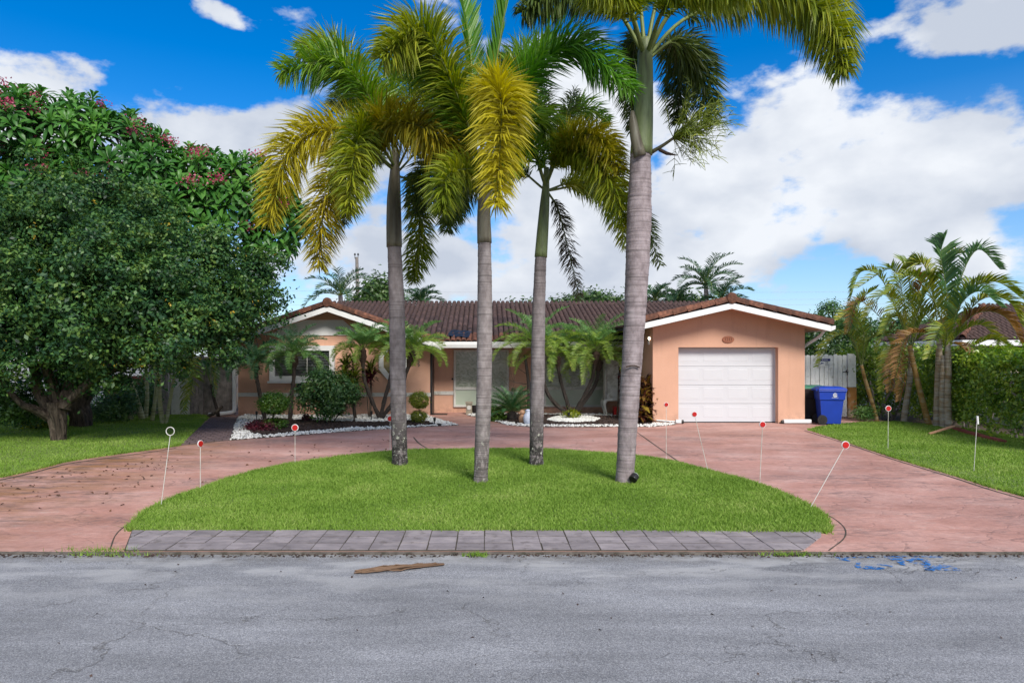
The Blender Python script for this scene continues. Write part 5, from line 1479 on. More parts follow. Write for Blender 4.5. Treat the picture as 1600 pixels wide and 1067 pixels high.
# understory on the left: bushes, areca clump, fence
for i, (lobes, mt, lb) in enumerate([
    ([lob(10,625,16.6,52,40,40), lob(45,640,17,30,26,26)], 'hedge_dark', 'dark hedge bush under the left tree at the lawn edge'),
    ([lob(-70,610,16.6,70,40,60)], 'hedge_dark', 'dark hedge bush at the far left beyond the trunk'),
    ([lob(165,640,20.5,30,30,22), lob(190,628,20.8,26,24,22)], 'shrub', 'leafy understory bush right of the forked trunk'),
    ([lob(225,620,22.2,18,18,30)], 'shrub', 'thin dark bush behind the pale bamboo like palm stems'),
    ([lob(60,648,18.8,26,20,16)], 'lime', 'small lime green bush seen left of the forked trunk')]):
    leafy('understory_bush', lb, 'bush', lobes, 330, 16, .085, mt, base=Vector((lobes[0][0][0], lobes[0][0][1], 0)), spread=.14, shell=(.4, 1.02))
def cane_palm(name, label, base, stems, fronds, group=None, cat='palm tree', smat='areca_stem', r=.05):
    root = empty(name, base, label, cat, group)
    for path, rr in stems:
        cp = curve_pts([P(a, b_, y_) if b_ is not None else None for a, b_, y_ in path], 40)
        cp[0, 2] = min(cp[0, 2], 0) - .03
        MB().tube(cp, [rr*(1.12 - .3*i/39 + (.05 if i % 4 == 0 else 0)) for i in range(40)], 10).build('stem', MT[smat], root, smooth=True)
    for (ctrl, mt, n, L, W) in fronds:
        n, W = int(n*1.45), W*1.3
        frond(root, curve_pts([P(a, b_, y_) for a, b_, y_ in ctrl], 16), n, L, W, 'vee', MT[mt], MT['petiole'], .016, start=.12, lean=.75, droop=.14, jit=.08)
    return root
yA = 20.6
cane_palm('areca_palm', 'areca clump with ringed pale stems in front of the grey wood fence', G(250, 658),
  [([(205,654,21),(196,625,21),(186,602,21)], .075), ([(222,653,21.2),(212,620,21.2),(203,592,21.2)], .085), ([(228,652,21.5),(230,615,21.5),(228,570,21.5)], .06), ([(238,656,20.8),(243,618,20.8),(248,560,20.8)], .055),
   ([(255,664,20),(250,630,20),(248,565,20)], .065), ([(259,664,20),(265,630,20),(272,590,20)], .05)],
  [([(262,540,20),(288,545,19.8),(302,590,19.6),(290,640,19.5)], 'areca', 84, .42, .03), ([(255,560,20),(275,540,20),(290,580,19.9),(285,645,19.8)], 'areca', 80, .40, .03),
   ([(250,562,20),(230,520,20.3),(200,520,20.6),(180,570,20.8)], 'areca_green', 70, .36, .03), ([(272,590,20),(300,545,20.2),(325,550,20.3),(335,605,20.4)], 'areca', 66, .30, .028), ([(248,565,20),(255,500,20.5),(240,460,21),(220,450,21.5)], 'areca_green', 66, .4, .03)], smat='areca_stem_pale')
cane_palm('young_palm', 'thin leaning young palm before the grey wood fence near the downspout', G(340, 648), [([(341,645,22.4),(334,622,22.4),(330,600,22.4)], .05)],
  [([(330,600,22.4),(322,570,22.3),(335,575,22.2),(334,618,22.1)], 'areca_green', 60, .26, .026), ([(330,600,22.4),(318,575,22.6),(300,572,22.7),(288,600,22.8)], 'areca_green', 56, .26, .026), ([(330,600,22.4),(332,565,22.6),(345,552,22.8),(360,570,22.9)], 'areca_green', 56, .26, .026)], smat='date_bark')
# fallen log by the walk
lg = MB(); limb(lg, [G(326,652)+Vector((0,0,.05)), P(336,645,21.9), P(347,635,22.2)], .06, .045, 8, .1, 8); tag(lg.build('fallen_log', MT['bark']), 'short dead branch propped at the end of the brick walk', 'log')
# left fence of narrow grey boards with a pale panel
fy = 23.4
wf = empty('wood_fence', (P(330,0,fy).x, fy, 0), 'weathered grey board fence closing the gap left of the house', 'fence')
x = P(232,0,fy).x
while x < P(366,0,fy).x:
    wd = .088 + random.uniform(-.008,.01); t_ = 1.92 + random.uniform(-.04,.03)
    MB().box(x, x+wd, fy+random.uniform(-.012,.012), fy+.03, -.04, t_).build('board', MT['greywood'], wf); x += wd + .014
MB().box(P(232,0,fy).x, P(366,0,fy).x, fy+.035, fy+.08, .4, .5).build('rail', MT['greywood'], wf); MB().box(P(232,0,fy).x, P(366,0,fy).x, fy+.035, fy+.08, 1.5, 1.6).build('rail', MT['greywood'], wf)
MB().box(P(313,0,fy).x, P(319,0,fy).x, fy-.10, fy-.014, -.04, 2.05).build('post', MT['greywood'], wf)
tag(MB().box(P(268,0,fy-.4).x, P(296,0,fy-.4).x, fy-.42, fy-.38, -.03, 1.5).build('wall_panel', MT['offwhite']), 'pale grey sheet panel standing before the board fence behind the hanging palm frond', 'panel')

# neighbour on the left, glimpsed below the canopy
nl = empty('neighbour_house', (-24, 27, 0), 'pale neighbouring house glimpsed under the left tree canopy', 'house')
MB().box(-34, -15.5, 27, 34, -.05, 2.6).build('wall', MT['neighbour_wall'], nl); MB().prism([(-34.6, 2.6), (-14.9, 2.6), (-19.5, 3.9), (-30, 3.9)], 26.5, 34.5, 'y').build('roof', MT['tile'], nl)
for xx in (-27, -21.5, -17.6): 
    wn = MB().box(xx, xx+1.3, 26.96, 26.995, 1.0, 2.1).build('window', MT['glass_dark'], nl); MB().box(xx-.06, xx+1.36, 26.93, 26.955, .92, 1.0).build('sill', MT['white'], nl)
tag(MB().box(-13.9, -12.4, 25.0, 25.06, -.05, 1.25).build('red_fence', MT['red_wood']), 'red brown wood panel glimpsed right of the left tree trunks', 'fence')

# ------------------------------------------------------------------ right side: gate, bins, hedge, areca palms, neighbour
ty = 21.7
gt = empty('garden_gate', (P(1297,0,ty).x, ty, 0), 'white dog eared plank gate with rust stained end post beside the garage', 'gate')
x0g, x1g = P(1252,0,ty).x, P(1323.5,0,ty).x
npk = 10; wp_ = (x1g-x0g)/npk
for i in range(npk):
    a0 = x0g+i*wp_+.007; a1 = x0g+(i+1)*wp_-.007; h_ = 2.03 + random.uniform(-.02,.02) - (.03 if i == npk-1 else 0)
    yy = ty + random.uniform(-.008,.008)
    MB().prism([(a0,.06),(a1,.06),(a1,h_-.035),(a1-.035,h_),(a0+.035,h_),(a0,h_-.035)], yy, yy+.022, 'y').build('plank', MT['fencewhite'], gt)
e0, e1 = P(1324.5,0,ty).x, P(1336.5,0,ty).x
MB().prism([(e0,1.0),(e1+.01,1.0),(e1,1.98),(e1-.06,2.05),(e0+.05,2.06),(e0,2.04)], ty-.03, ty+.05, 'y').build('gate_post', MT['fencewhite'], gt)
MB().prism([(e0+.01,.03),(e1+.04,.06),(e1+.02,.985),(e0,.985)], ty-.035, ty+.05, 'y').build('gate_post', MT['rustpost'], gt)['label'] = 'rust stained lower post'
MB().box(x0g, x1g, ty+.025, ty+.07, .35, .47).build('rail', MT['fencewhite'], gt); MB().box(x0g, x1g, ty+.025, ty+.07, 1.6, 1.72).build('rail', MT['fencewhite'], gt)
q = P(1322, 581, ty-.02)
MB().box(q.x-.11, q.x+.06, ty-.045, ty-.036, q.z-.012, q.z+.012).build('latch', MT['black'], gt)
MB().tube(curve_pts([(q.x+.02, ty-.05, q.z+.07), (q.x-.01, ty-.06, q.z+.02), (q.x+.03, ty-.06, q.z-.03), (q.x+.02, ty-.05, q.z-.1)], 10), .014, 6).build('latch', MT['black'], gt)
# guard sign on gate
s0, s1 = P(1279.5,560,ty), P(1297,572.5,ty)
sn = tag(MB().box(s0.x, s1.x, ty-.02, ty-.012, s1.z, s0.z).build('warning_sign', MT['signwhite']), 'small white warning sign with navy band on the white gate', 'sign')
MB().box(s0.x+.004, s1.x-.004, ty-.0235, ty-.0205, s0.z-.085, s0.z-.006).build('navy_band', MT['navy'], sn)
text('BEWARE', .05, ((s0.x+s1.x)/2, ty-.025, s0.z-.046), (R(90),0,0), 'signwhite', sn, 'lettering', .001)
mb = MB(); cx_, cz_ = s0.x+.085, s1.z+.095
mb.prism([(cx_-.07,cz_-.02),(cx_-.02,cz_+.0),(cx_-.05,cz_+.045),(cx_+.06,cz_+.01),(cx_+.07,cz_-.005),(cx_+.0,cz_-.012),(cx_-.05,cz_-.035)], ty-.0225, ty-.0205, 'y'); mb.build('emblem', MT['navy'], sn)
text('OF', .075, (s1.x-.11, ty-.0215, s1.z+.125), (R(90),0,0), 'black', sn, 'lettering', .001)
text('DOG', .06, (s1.x-.10, ty-.0215, s1.z+.055), (R(90),0,0), 'black', sn, 'lettering', .001)

def bin_cart(name, label, c, rz, body, lid, H=1.12, logo=True):
    root = empty(name, c, label, 'wheelie bin')
    M_ = Matrix.Translation(c) @ Matrix.Rotation(rz, 4, 'Z') @ Matrix.Diagonal((.9, .9, 1, 1))
    def part(mb, nm, mt, par=root, bevel=.012, smooth=False): return mb.xform(M_).build(nm, MT[mt], par, smooth, bevel)
    # local frame: front faces +x, wheels on -x, width along y
    def ring(z, x0, x1, hw): return [(x0,-hw,z),(x1,-hw,z),(x1,hw,z),(x0,hw,z)]
    st = [ring(.03,-.22,.27,.24), ring(.10,-.30,.28,.25), ring(.72,-.355,.345,.30), ring(.725,-.375,.375,.33), ring(.955,-.39,.40,.345), ring(.96,-.41,.42,.365), ring(1.0,-.41,.42,.365)]
    mb = MB(); vs = [p for s in st for p in s]; fs = [(0,3,2,1)]
    for i in range(len(st)-1):
        for k in range(4): fs.append((i*4+k, i*4+(k+1)%4, i*4+4+(k+1)%4, i*4+4+k))
    fs.append(tuple(len(vs)-4+k for k in range(4))); mb.add(vs, fs); bd = part(mb, 'body', body, bevel=.018)
    mb = MB(); st = [ring(1.003,-.42,.44,.375), ring(1.035,-.42,.44,.375), ring(1.085,-.36,.36,.31), ring(1.105,-.28,.28,.24)]
    vs = [p for s in st for p in s]; fs = [(0,3,2,1)]
    for i in range(3):
        for k in range(4): fs.append((i*4+k, i*4+(k+1)%4, i*4+4+(k+1)%4, i*4+4+k))
    fs.append((12,13,14,15)); mb.add(vs, fs); part(mb, 'lid', lid, bevel=.014)
    mb = MB(); mb.tube([(-.47,-.26,1.02),(-.47,.26,1.02)], .018, 8); mb.box(-.47,-.40,-.28,-.25,.98,1.04); mb.box(-.47,-.40,.25,.28,.98,1.04); part(mb, 'handle', body, bevel=0)
    mb = MB(); mb.box(.42,.46,-.20,-.12,.93,1.02); mb.box(.42,.46,.12,.20,.93,1.02); part(mb, 'lid_lug', body, bevel=.008)
    for s in (-1, 1):
        w_ = part(MB().disc((-.29, s*.31, .145), (0,1,0), .145, .07, 22), 'wheel', 'rubber', bevel=.01)
        part(MB().disc((-.29, s*.348, .145), (0,1,0), .09, .012, 16), 'hub', 'bin_dark', w_, 0)
        for k in range(6):
            a = k*math.pi/3
            mb = MB().tube([(-.29+.02*math.cos(a), s*.356, .145+.02*math.sin(a)), (-.29+.09*math.cos(a), s*.356, .145+.09*math.sin(a))], .008, 5)
            part(mb, 'spoke', 'rubber', w_, 0)
    if logo:
        ZR = R(90)
        lx0, lz_ = .08, .865
        n_ = 26; mb = MB(); rr = .062
        ys = lambda z: -(.33 + (z-.725)/.23*.015) - .004
        for k in range(n_):
            a = k/n_*2*math.pi*.93+.35; a2 = (k+1)/n_*2*math.pi*.93+.35
            q4 = [(lx0+r_*math.cos(t_), ys(lz_), lz_+r_*math.sin(t_)) for r_, t_ in ((rr,a),(rr,a2),(rr-.014,a2),(rr-.014,a))]
            mb.add(q4, [(0,1,2,3)])
        for k in range(14):
            a = k/14*4.4+.9; a2 = (k+1)/14*4.4+.9
            q4 = [(lx0+r_*math.cos(t_), ys(lz_)-.001, lz_-.004+r_*math.sin(t_)) for r_, t_ in ((.036,a),(.036,a2),(.020,a2),(.020,a))]
            mb.add(q4, [(0,1,2,3)])
        mb.add([(lx0+.006, ys(lz_)-.001, lz_-.035),(lx0+.036, ys(lz_)-.001, lz_-.035),(lx0+.036, ys(lz_)-.001, lz_+.005),(lx0+.006, ys(lz_)-.001, lz_+.005)], [(0,1,2,3)])
        for k in range(9):
            xk = lx0-.10+k*.0225; mb.add([(xk,ys(.79),.786),(xk+.015,ys(.79),.786),(xk+.015,ys(.79),.797),(xk,ys(.79),.797)], [(0,1,2,3)])
        part(mb, 'logo', 'signwhite', root, 0)
    return root
bc = G(1297, 664.5); bc.y += .35; bc.x = P(1296, 0, bc.y).x
bin_cart('recycling_bin', 'blue recycling wheelie bin with white swirl logo beside the garage', bc, R(-12), 'bin_blue', 'bin_blue')
bg = Vector((P(1272, 0, 20.75).x, 20.75, 0)); bg.x = P(1268.5, 0, 20.75).x
bin_cart('trash_bin', 'dark wheelie bin with green lid behind the blue bin', bg, R(-8), 'bin_dark', 'bin_green', logo=False)
tag(MB().box(P(1275,0,20.4).x, P(1281,0,20.4).x, 20.2, 20.24, 0, .95).build('leaning_board', MT['tan']), 'narrow tan board leaning between the dark bin and the blue bin', 'board')

# hedges
def box_hedge(name, label, x0, x1, y0, y1, h, n, size, mat, stems=0, zlo=.05, per=10, spread=.13, skew=0, front=False):
    root = empty(name, ((x0+x1)/2, (y0+y1)/2, 0), label, 'hedge')
    N_ = n
    faces = rng.choice(4, size=N_, p=[.15,.2,.5,.15] if front else [.42, .22, .18, .18]); c = np.empty((N_, 3)); nr = np.zeros((N_, 3))
    u = rng.uniform(0, 1, N_); v_ = rng.uniform(0, 1, N_) ** .75
    bul = .12*np.sin(u*(y1-y0)*1.9) + .08*np.sin(u*(y1-y0)*4.7+v_*5)
    X0 = np.where(faces == 0, x0 - bul + rng.normal(size=N_)*.06, 0)
    c[:, 0] = np.select([faces == 0, faces == 1, faces == 2, faces == 3], [X0, rng.uniform(x0, x1, N_), rng.uniform(x0, x1, N_), rng.uniform(x0+.1, x1, N_)])
    c[:, 1] = np.select([faces == 0, faces == 1, faces == 2, faces == 3], [y0+(y1-y0)*u, y0+(y1-y0)*u, y0 + rng.normal(size=N_)*.06, y0+(y1-y0)*u])
    c[:, 2] = np.select([faces == 0, faces == 1, faces == 2, faces == 3], [zlo+(h-zlo)*v_, h + rng.normal(size=N_)*.05 + .05*np.sin(c[:, 1]*3), zlo+(h-zlo)*v_, rng.uniform(.5, h, N_)])
    c[:, 0] += (c[:, 1]-y0)*skew
    nr[faces == 0] = (-1, 0, .4); nr[faces == 1] = (0, 0, 1); nr[faces == 2] = (0, -1, .4); nr[faces == 3] = (-.5, -.3, .6)
    lc = (c[:, None] + rng.normal(size=(N_, per, 3))*spread*rng.uniform(.6,1.3,(N_,1,1))).reshape(-1, 3); ln = (nr[:, None] + rng.normal(size=(N_, per, 3))*.6).reshape(-1, 3)
    k = lc[:, 2] > .02; lc, ln = lc[k], ln[k]; s = size*rng.uniform(.65, 1.3, len(lc))
    v, f = leaves(lc, ln, s, s*.55); link('foliage', np_mesh('foliage', v, f, MT[mat]), None, root)
    for i in range(stems):
        yy = y0 + (y1-y0)*(i+random.uniform(.2,.8))/stems; xx = x0 + random.uniform(.12,.4) + (yy-y0)*skew
        if front: xx, yy = random.uniform(x0, x1), y0 + random.uniform(-.1,.2)
        pts = [Vector((xx, yy, -.02)), Vector((xx+random.gauss(.05,.08), yy+random.gauss(0,.2), .6)), Vector((xx+random.gauss(.1,.12), yy+random.gauss(0,.35), 1.2)), Vector((xx+random.gauss(.15,.15), yy+random.gauss(0,.4), 1.75))]
        MB().tube(curve_pts(pts, 9), [.032-.002*k_ for k_ in range(9)], 6).build('stem', MT['greywood'], root)
    return root
box_hedge('hedge', 'clipped yellow green hedge with bare stems along the right lawn', 12.0, 13.0, 13.4, 20.8, 1.98, 2700, .105, 'hedge', 16, .15, 11, .12, .2)
box_hedge('hedge', 'tall dark green hedge rising behind the white gate', P(1256,0,23.6).x, 13.4, 23.4, 25.5, 3.0, 1500, .11, 'hedge_dark', 0, .1, 12, .16)
box_hedge('hedge', 'dark hedge filling the corner behind the leaning palms', 12.1, 15.2, 21.6, 23.2, 2.1, 1300, .1, 'hedge', 12, .1, 11, .14, 0, True)
tag(MB().box(15.4, 15.5, 12, 30, -.05, 1.5).build('boundary_wall', MT['neighbour_wall']), 'pale boundary wall glimpsed through gaps in the right hedge', 'wall')
leafy('ground_plant', 'grey green grassy tuft at the foot of the white gate post', 'plant', [lob(1352,645,20.9,15,12,9)], 90, 10, .10, 'date', base=G(1352,658), spread=.09, aspect=.25)
leafy('garden_tree', 'sparse small leaved tree rising behind the tall hedge right of the garage roof', 'tree', [lob(1297,480,25,14,14,9), lob(1311,500,25,12,12,14), lob(1283,490,25,8,8,6), lob(1300,512,25,12,12,8), lob(1330,490,25,14,10,12)], 190, 12, .10, 'shrub',
      [([Vector((P(1312,0,25).x, 25, 0)), P(1312,560,25), P(1308,515,25), P(1298,485,25)], .06)], spread=.12, shell=(.3,1.05))

# areca type palms on the right
def rp(label, base, stems, fronds, **k): return cane_palm('areca_palm', label, base, stems, fronds, 'areca palms along the right hedge', **k)
yB = 21.0
rp('slim leaning areca with golden stem nearest the white gate', G(1370,652), [([(1370,655,20.8),(1360,620,20.8),(1351,590,20.8),(1346,570,20.8)], .055)],
  [([(1346,572,20.8),(1330,525,20.6),(1300,530,20.4),(1278,572,20.3)], 'areca', 80, .38, .028), ([(1346,572,20.8),(1340,510,20.7),(1345,470,20.6),(1370,450,20.5)], 'areca', 84, .40, .03), ([(1346,572,20.8),(1360,530,20.7),(1385,525,20.6),(1400,570,20.5)], 'areca', 76, .36, .028),
   ([(1346,572,20.8),(1325,510,20.9),(1335,480,21),(1350,470,21)], 'areca_green', 80, .36, .03), ([(1346,572,20.8),(1350,520,20.4),(1330,490,20),(1310,500,19.8)], 'areca', 76, .36, .028)], smat='areca_stem_gold')
rp('upright areca with thick ringed stem, second from the white gate', G(1412,660), [([(1412,662,20.6),(1416,630,20.6),(1422,590,20.6),(1424,545,20.6)], .085)],
  [([(1424,548,20.6),(1412,470,20.5),(1395,420,20.3),(1340,450,20)], 'areca', 96, .50, .034), ([(1424,548,20.6),(1380,500,20.2),(1340,470,19.9),(1325,520,19.7)], 'areca_orange', 70, .34, .026), ([(1424,548,20.6),(1425,470,20.8),(1415,410,21),(1430,415,21.2)], 'areca', 90, .46, .034),
   ([(1424,548,20.6),(1380,440,20.8),(1345,425,21),(1328,470,21.1)], 'areca', 90, .36, .03), ([(1424,548,20.6),(1440,500,20.3),(1470,480,20),(1500,510,19.8)], 'areca', 86, .42, .032), ([(1424,548,20.6),(1400,540,20.2),(1385,565,20),(1378,610,19.9)], 'areca', 70, .34, .028),
   ([(1424,548,20.6),(1432,470,20.6),(1440,440,20.6),(1425,425,20.5)], 'areca_orange', 70, .36, .032), ([(1424,548,20.6),(1425,555,20),(1412,590,19.8),(1405,625,19.7)], 'areca_orange', 56, .3, .026)])
rp('areca leaning left with golden lower stem, left of the tall clump', G(1452,664), [([(1452,666,19.7),(1441,625,19.7),(1430,580,19.7),(1421,540,19.7)], .075)],
  [([(1421,540,19.7),(1400,480,19.6),(1380,460,19.4),(1350,500,19.2)], 'areca', 86, .4, .03), ([(1421,540,19.7),(1440,470,19.5),(1460,440,19.3),(1450,430,19.2)], 'areca', 84, .42, .032), ([(1421,540,19.7),(1405,540,19.3),(1395,570,19.1),(1390,610,19)], 'areca_orange', 60, .34, .026), ([(1421,540,19.7),(1450,520,19.4),(1475,540,19.2),(1480,590,19.1)], 'areca', 70, .36, .028), ([(1421,540,19.7),(1410,500,19.9),(1390,500,20),(1370,550,20)], 'areca', 70, .34, .028)], smat='areca_stem_gold')
yC = 19.1
rp('tallest areca clump of three pale stems with a high blue green frond', G(1476,667), [([(1464,668,19.2),(1465,620,19.2),(1467,560,19.2),(1468,530,19.2)], .09), ([(1473,667,18.9),(1472,630,18.9),(1473,590,18.9),(1474,555,18.9)], .07), ([(1482,671,18.8),(1481,625,18.8),(1482,575,18.8),(1480,530,18.8)], .085)],
  [([(1480,535,18.8),(1478,450,18.8),(1470,400,18.8),(1476,368,18.8)], 'areca_green', 100, .58, .05), ([(1480,535,18.8),(1500,440,18.7),(1528,390,18.6),(1562,420,18.5)], 'areca_green', 110, .46, .034), ([(1480,535,18.8),(1510,460,18.4),(1555,440,18),(1602,470,17.7)], 'areca', 110, .50, .034),
   ([(1480,535,18.8),(1525,490,18.4),(1570,495,18.1),(1600,545,17.9)], 'areca_orange', 100, .42, .032), ([(1480,535,18.8),(1460,470,18.7),(1425,430,18.5),(1385,460,18.3)], 'areca', 100, .48, .034), ([(1474,555,18.9),(1500,520,18.6),(1540,510,18.4),(1570,570,18.2)], 'areca', 86, .38, .03),
   ([(1468,530,19.2),(1455,450,19.4),(1440,410,19.6),(1415,420,19.8)], 'areca', 96, .46, .034), ([(1468,530,19.2),(1440,520,18.8),(1415,530,18.6),(1400,590,18.4)], 'areca_orange', 76, .38, .03), ([(1480,535,18.8),(1495,470,19.1),(1520,440,19.4),(1550,460,19.6)], 'areca', 96, .42, .032),
   ([(1474,555,18.9),(1480,520,18.3),(1470,510,17.9),(1450,560,17.6)], 'areca', 76, .38, .03), ([(1468,530,19.2),(1478,430,19.2),(1490,400,19.3),(1510,395,19.4)], 'areca', 96, .46, .034), ([(1480,535,18.8),(1500,540,18.5),(1515,560,18.3),(1522,600,18.2)], 'areca_orange', 60, .3, .026), ([(1480,535,18.8),(1530,470,18.6),(1575,470,18.4),(1598,510,18.2)], 'areca', 100, .44, .032), ([(1474,555,18.9),(1520,540,18.5),(1560,530,18.2),(1588,575,18)], 'areca', 80, .36, .03), ([(1468,530,19.2),(1440,480,19),(1410,470,18.8),(1380,520,18.6)], 'areca', 90, .42, .032), ([(1480,535,18.8),(1498,480,18.3),(1530,455,17.9),(1565,480,17.6)], 'areca_green', 90, .44, .032)])
# fallen palm boot and brown brick edging
q = G(1474, 678)
tag(MB().prism([(0,-.02),(.9,-.07),(.95,.05),(.05,.06)], -.012, .012, 'z').xform(Matrix.Translation(P(1452,684,17.2)+Vector((0,0,.1))) @ Matrix.Rotation(R(22), 4, 'Z') @ Matrix.Rotation(R(-10), 4, 'Y')).build('fallen_plank', MT['tan']), 'pinkish plank fallen against the foot of the tall areca clump', 'plank')
ed = empty('bed_edging', G(1530, 688), 'row of red brown edging bricks at the hedge foot on the right', 'edging')
ep = curve_pts([tuple(G(x, y)) for x, y in [(1492,672),(1515,679),(1540,686),(1568,693)]], 13)
for i in range(12):
    a, b2 = Vector(ep[i]), Vector(ep[i+1]); d = (b2-a); an = math.atan2(d.y, d.x); l = d.length*.94
    MB().box(-l/2, l/2, -.07, .07, 0, .085+random.uniform(-.01,.01)).xform(Matrix.Translation((a+b2)/2) @ Matrix.Rotation(an+random.uniform(-.06,.06), 4, 'Z')).build('brick', MT['red_wood'], ed)

# neighbour on the right: low hipped roof
nr_ = empty('neighbour_house', (24, 30, 0), 'neighbouring house with brown tiled roof beyond the right hedge', 'house')
nx0, nx1, ny0, nd, nz0, ns = 18.9, 36, 27.0, 3.1, 2.62, .47
ym, y1_, zr = ny0+nd, ny0+2*nd, nz0+nd*ns
MB().box(nx0+.7, 35, ny0+.8, y1_-.7, -.05, 2.56).build('wall', MT['stone'], nr_)
MB().add([(nx0,ny0,nz0),(nx1,ny0,nz0),(nx1,y1_,nz0),(nx0,y1_,nz0),(nx0+nd,ym,zr),(nx1,ym,zr),(nx0,ny0,nz0-.08),(nx1,ny0,nz0-.08),(nx1,y1_,nz0-.08),(nx0,y1_,nz0-.08)],
         [(0,1,5,4),(3,0,4),(2,3,4,5),(1,2,5),(0,6,7,1),(3,9,6,0),(2,8,9,3),(6,9,8,7)]).build('roof', MT['felt'], nr_)
MB().box(nx0-.04, nx1, ny0-.06, ny0-.003, nz0-.24, nz0-.02).build('fascia', MT['white'], nr_)
MB().box(nx0-.06, nx0-.003, ny0, y1_, nz0-.24, nz0-.02).build('fascia', MT['white'], nr_)
vs = []
up = Vector((0, 1, ns)).normalized(); us = Vector((1, 0, ns)).normalized()
for r in range(11):
    d = r*.335 - .04
    for k in range(74):
        x = nx0 + .08 + k*.2
        if x - nx0 < up.y*d: continue
        m_ = np.array(basis(up+Vector((0,0,.1)), (1,0,0), (x, ny0+up.y*d, nz0+up.z*d+.02))); vs.append(TV @ m_[:3,:3].T + m_[:3,3])
    for k in range(31):
        y = ny0 + .08 + k*.2
        if min(y-ny0, y1_-y) < us.x*d: continue
        m_ = np.array(basis(us+Vector((0,0,.1)), (0,-1,0), (nx0+us.x*d, y, nz0+us.z*d+.02))); vs.append(TV @ m_[:3,:3].T + m_[:3,3])
al = np.concatenate(vs); af = (np.arange(len(vs))[:, None, None]*len(TV) + np.array(TF)[None]).reshape(-1, 4)
tag(link('roof_tiles', np_mesh('roof_tiles', al, af, MT['tile']), None, nr_), kind='stuff')
for xx in (20.0, 22.0, 24.0):
    w_ = MB().box(xx, xx+1.2, ny0+.76, ny0+.795, 1.1, 2.1).build('window', MT['glass_dark'], nr_); MB().box(xx-.05, xx+1.25, ny0+.72, ny0+.758, 1.03, 1.1).build('frame', MT['white'], w_)
MB().box(21.5, 21.62, ny0+.1, ny0+.22, 0, 2.38).build('porch_post', MT['white'], nr_)
for q in [([(nx0,ny0),(nx0+nd,ym)])]:
    for k in range(11):
        t_ = k/11; o_ = Vector((nx0+nd*t_, ny0+nd*t_, nz0+(zr-nz0)*t_+.05))
        inst('hip_tile', RAKE, (0,0,0), (0,0,0), nr_).matrix_basis = Matrix.Translation(-Vector(nr_.location)) @ basis(Vector((nd,nd,zr-nz0)).normalized()+Vector((0,0,.06)), (1,-1,0), o_)

# ------------------------------------------------------------------ trees, pole and wires behind the house
def far_palm(label, crown, Y, fronds, ln, mat='far_palm', group='palms behind the house', leaf=.45, trunk=True):
    top = P(crown[0], crown[1], Y); b = Vector((top.x, Y, 0)); root = empty('background_palm', b, label, 'palm tree', group)
    MB().tube([b, b.lerp(top, .5)+Vector((.1,0,0)), top], [.16,.13,.12], 8).build('trunk', MT['trunk'], root)
    for i in range(fronds):
        u = (i+.5)/fronds
        frond(root, arc(np.array(top), i*2.399, 1.4-1.2*u, ln*random.uniform(.8,1.1), 1.3+.5*u, 9), 60, leaf, .05, 'vee', MT[mat], MT['petiole'], .03, start=.12, lean=.7, droop=.2)
    return root
far_palm('background palm with stiff upright spear behind the left gable', (532,462), 36, 13, 2.3)
far_palm('small background palm just right of the first palm trunk', (657,474), 37, 13, 1.5)
far_palm('large feathery background palm left of the garage roof peak', (1103,446), 38, 18, 2.3)
far_palm('low background palm between thick trunk and garage roof, left one', (1025,470), 40, 13, 1.7)
far_palm('low background palm next to the large feathery one', (1058,474), 41, 13, 1.4)
far_palm('drooping background palm behind the right slope of the garage roof peak', (1128,470), 37, 12, 1.7)
def far_tree(label, lobes, Y, n, mat='far_leaf', size=.22):
    c = lobes[0]; leafy('background_tree', label, 'tree', [lob(*l) for l in lobes], n, 14, size, mat, [([Vector((P(c[0],0,Y).x, Y, 0)), P(c[0], 540, Y), P(c[0], c[1], Y)], .12)], 'trees behind the house', spread=.3, shell=(.4, 1.05), part='crown')
far_tree('leafy background tree between the pole and the first palm trunk', [(592,452,38,22,18,20), (580,470,38,22), (608,468,38,20), (560,476,38,24,20,10)], 38, 260)
far_tree('leafy background tree behind the porch roof centre', [(925,470,37,26,20,11), (900,478,37,26,20,11), (955,476,37,24,18,11), (870,481,37,20,12,8), (820,482,37,30,12,7)], 37, 330)
far_tree('low background foliage beside the garage ridge', [(1080,476,42,40,20,10), (1020,482,42,30,18,9), (1110,480,42,30,18,10)], 42, 240)
far_tree('dark background tree beyond the frangipani', [(180,470,42,140,40,60), (320,500,42,90,40,50), (30,500,42,120,40,70)], 42, 700, 'hedge_dark', .28)
far_tree('background tree beyond the right neighbour', [(1420,520,44,70,30,26), (1560,510,44,60,30,20), (1340,530,44,40,30,20)], 44, 420, 'hedge_dark', .28)
Yp = 44
pl = empty('utility_pole', (P(559,0,Yp).x, Yp, 0), 'weathered wooden utility pole with two insulators behind the left gable', 'pole')
MB().tube([Vector((P(560,0,Yp).x, Yp, -.05)), P(559,470,Yp), P(557.5,402,Yp)], [.16,.13,.10], 10).build('pole', MT['pole'], pl)
for dx in (-2.5, 2.5):
    MB().lathe(tuple(P(557+dx, 402, Yp)), [(.02,-.1),(.02,.12),(.06,.13),(.06,.20),(.03,.26)], 8).build('insulator', MT['black'], pl)
for z_ in (433, 441): MB().disc(P(558.5, z_, Yp-.12), (0,1,0), .05, .08, 8).build('bolt', MT['black'], pl)
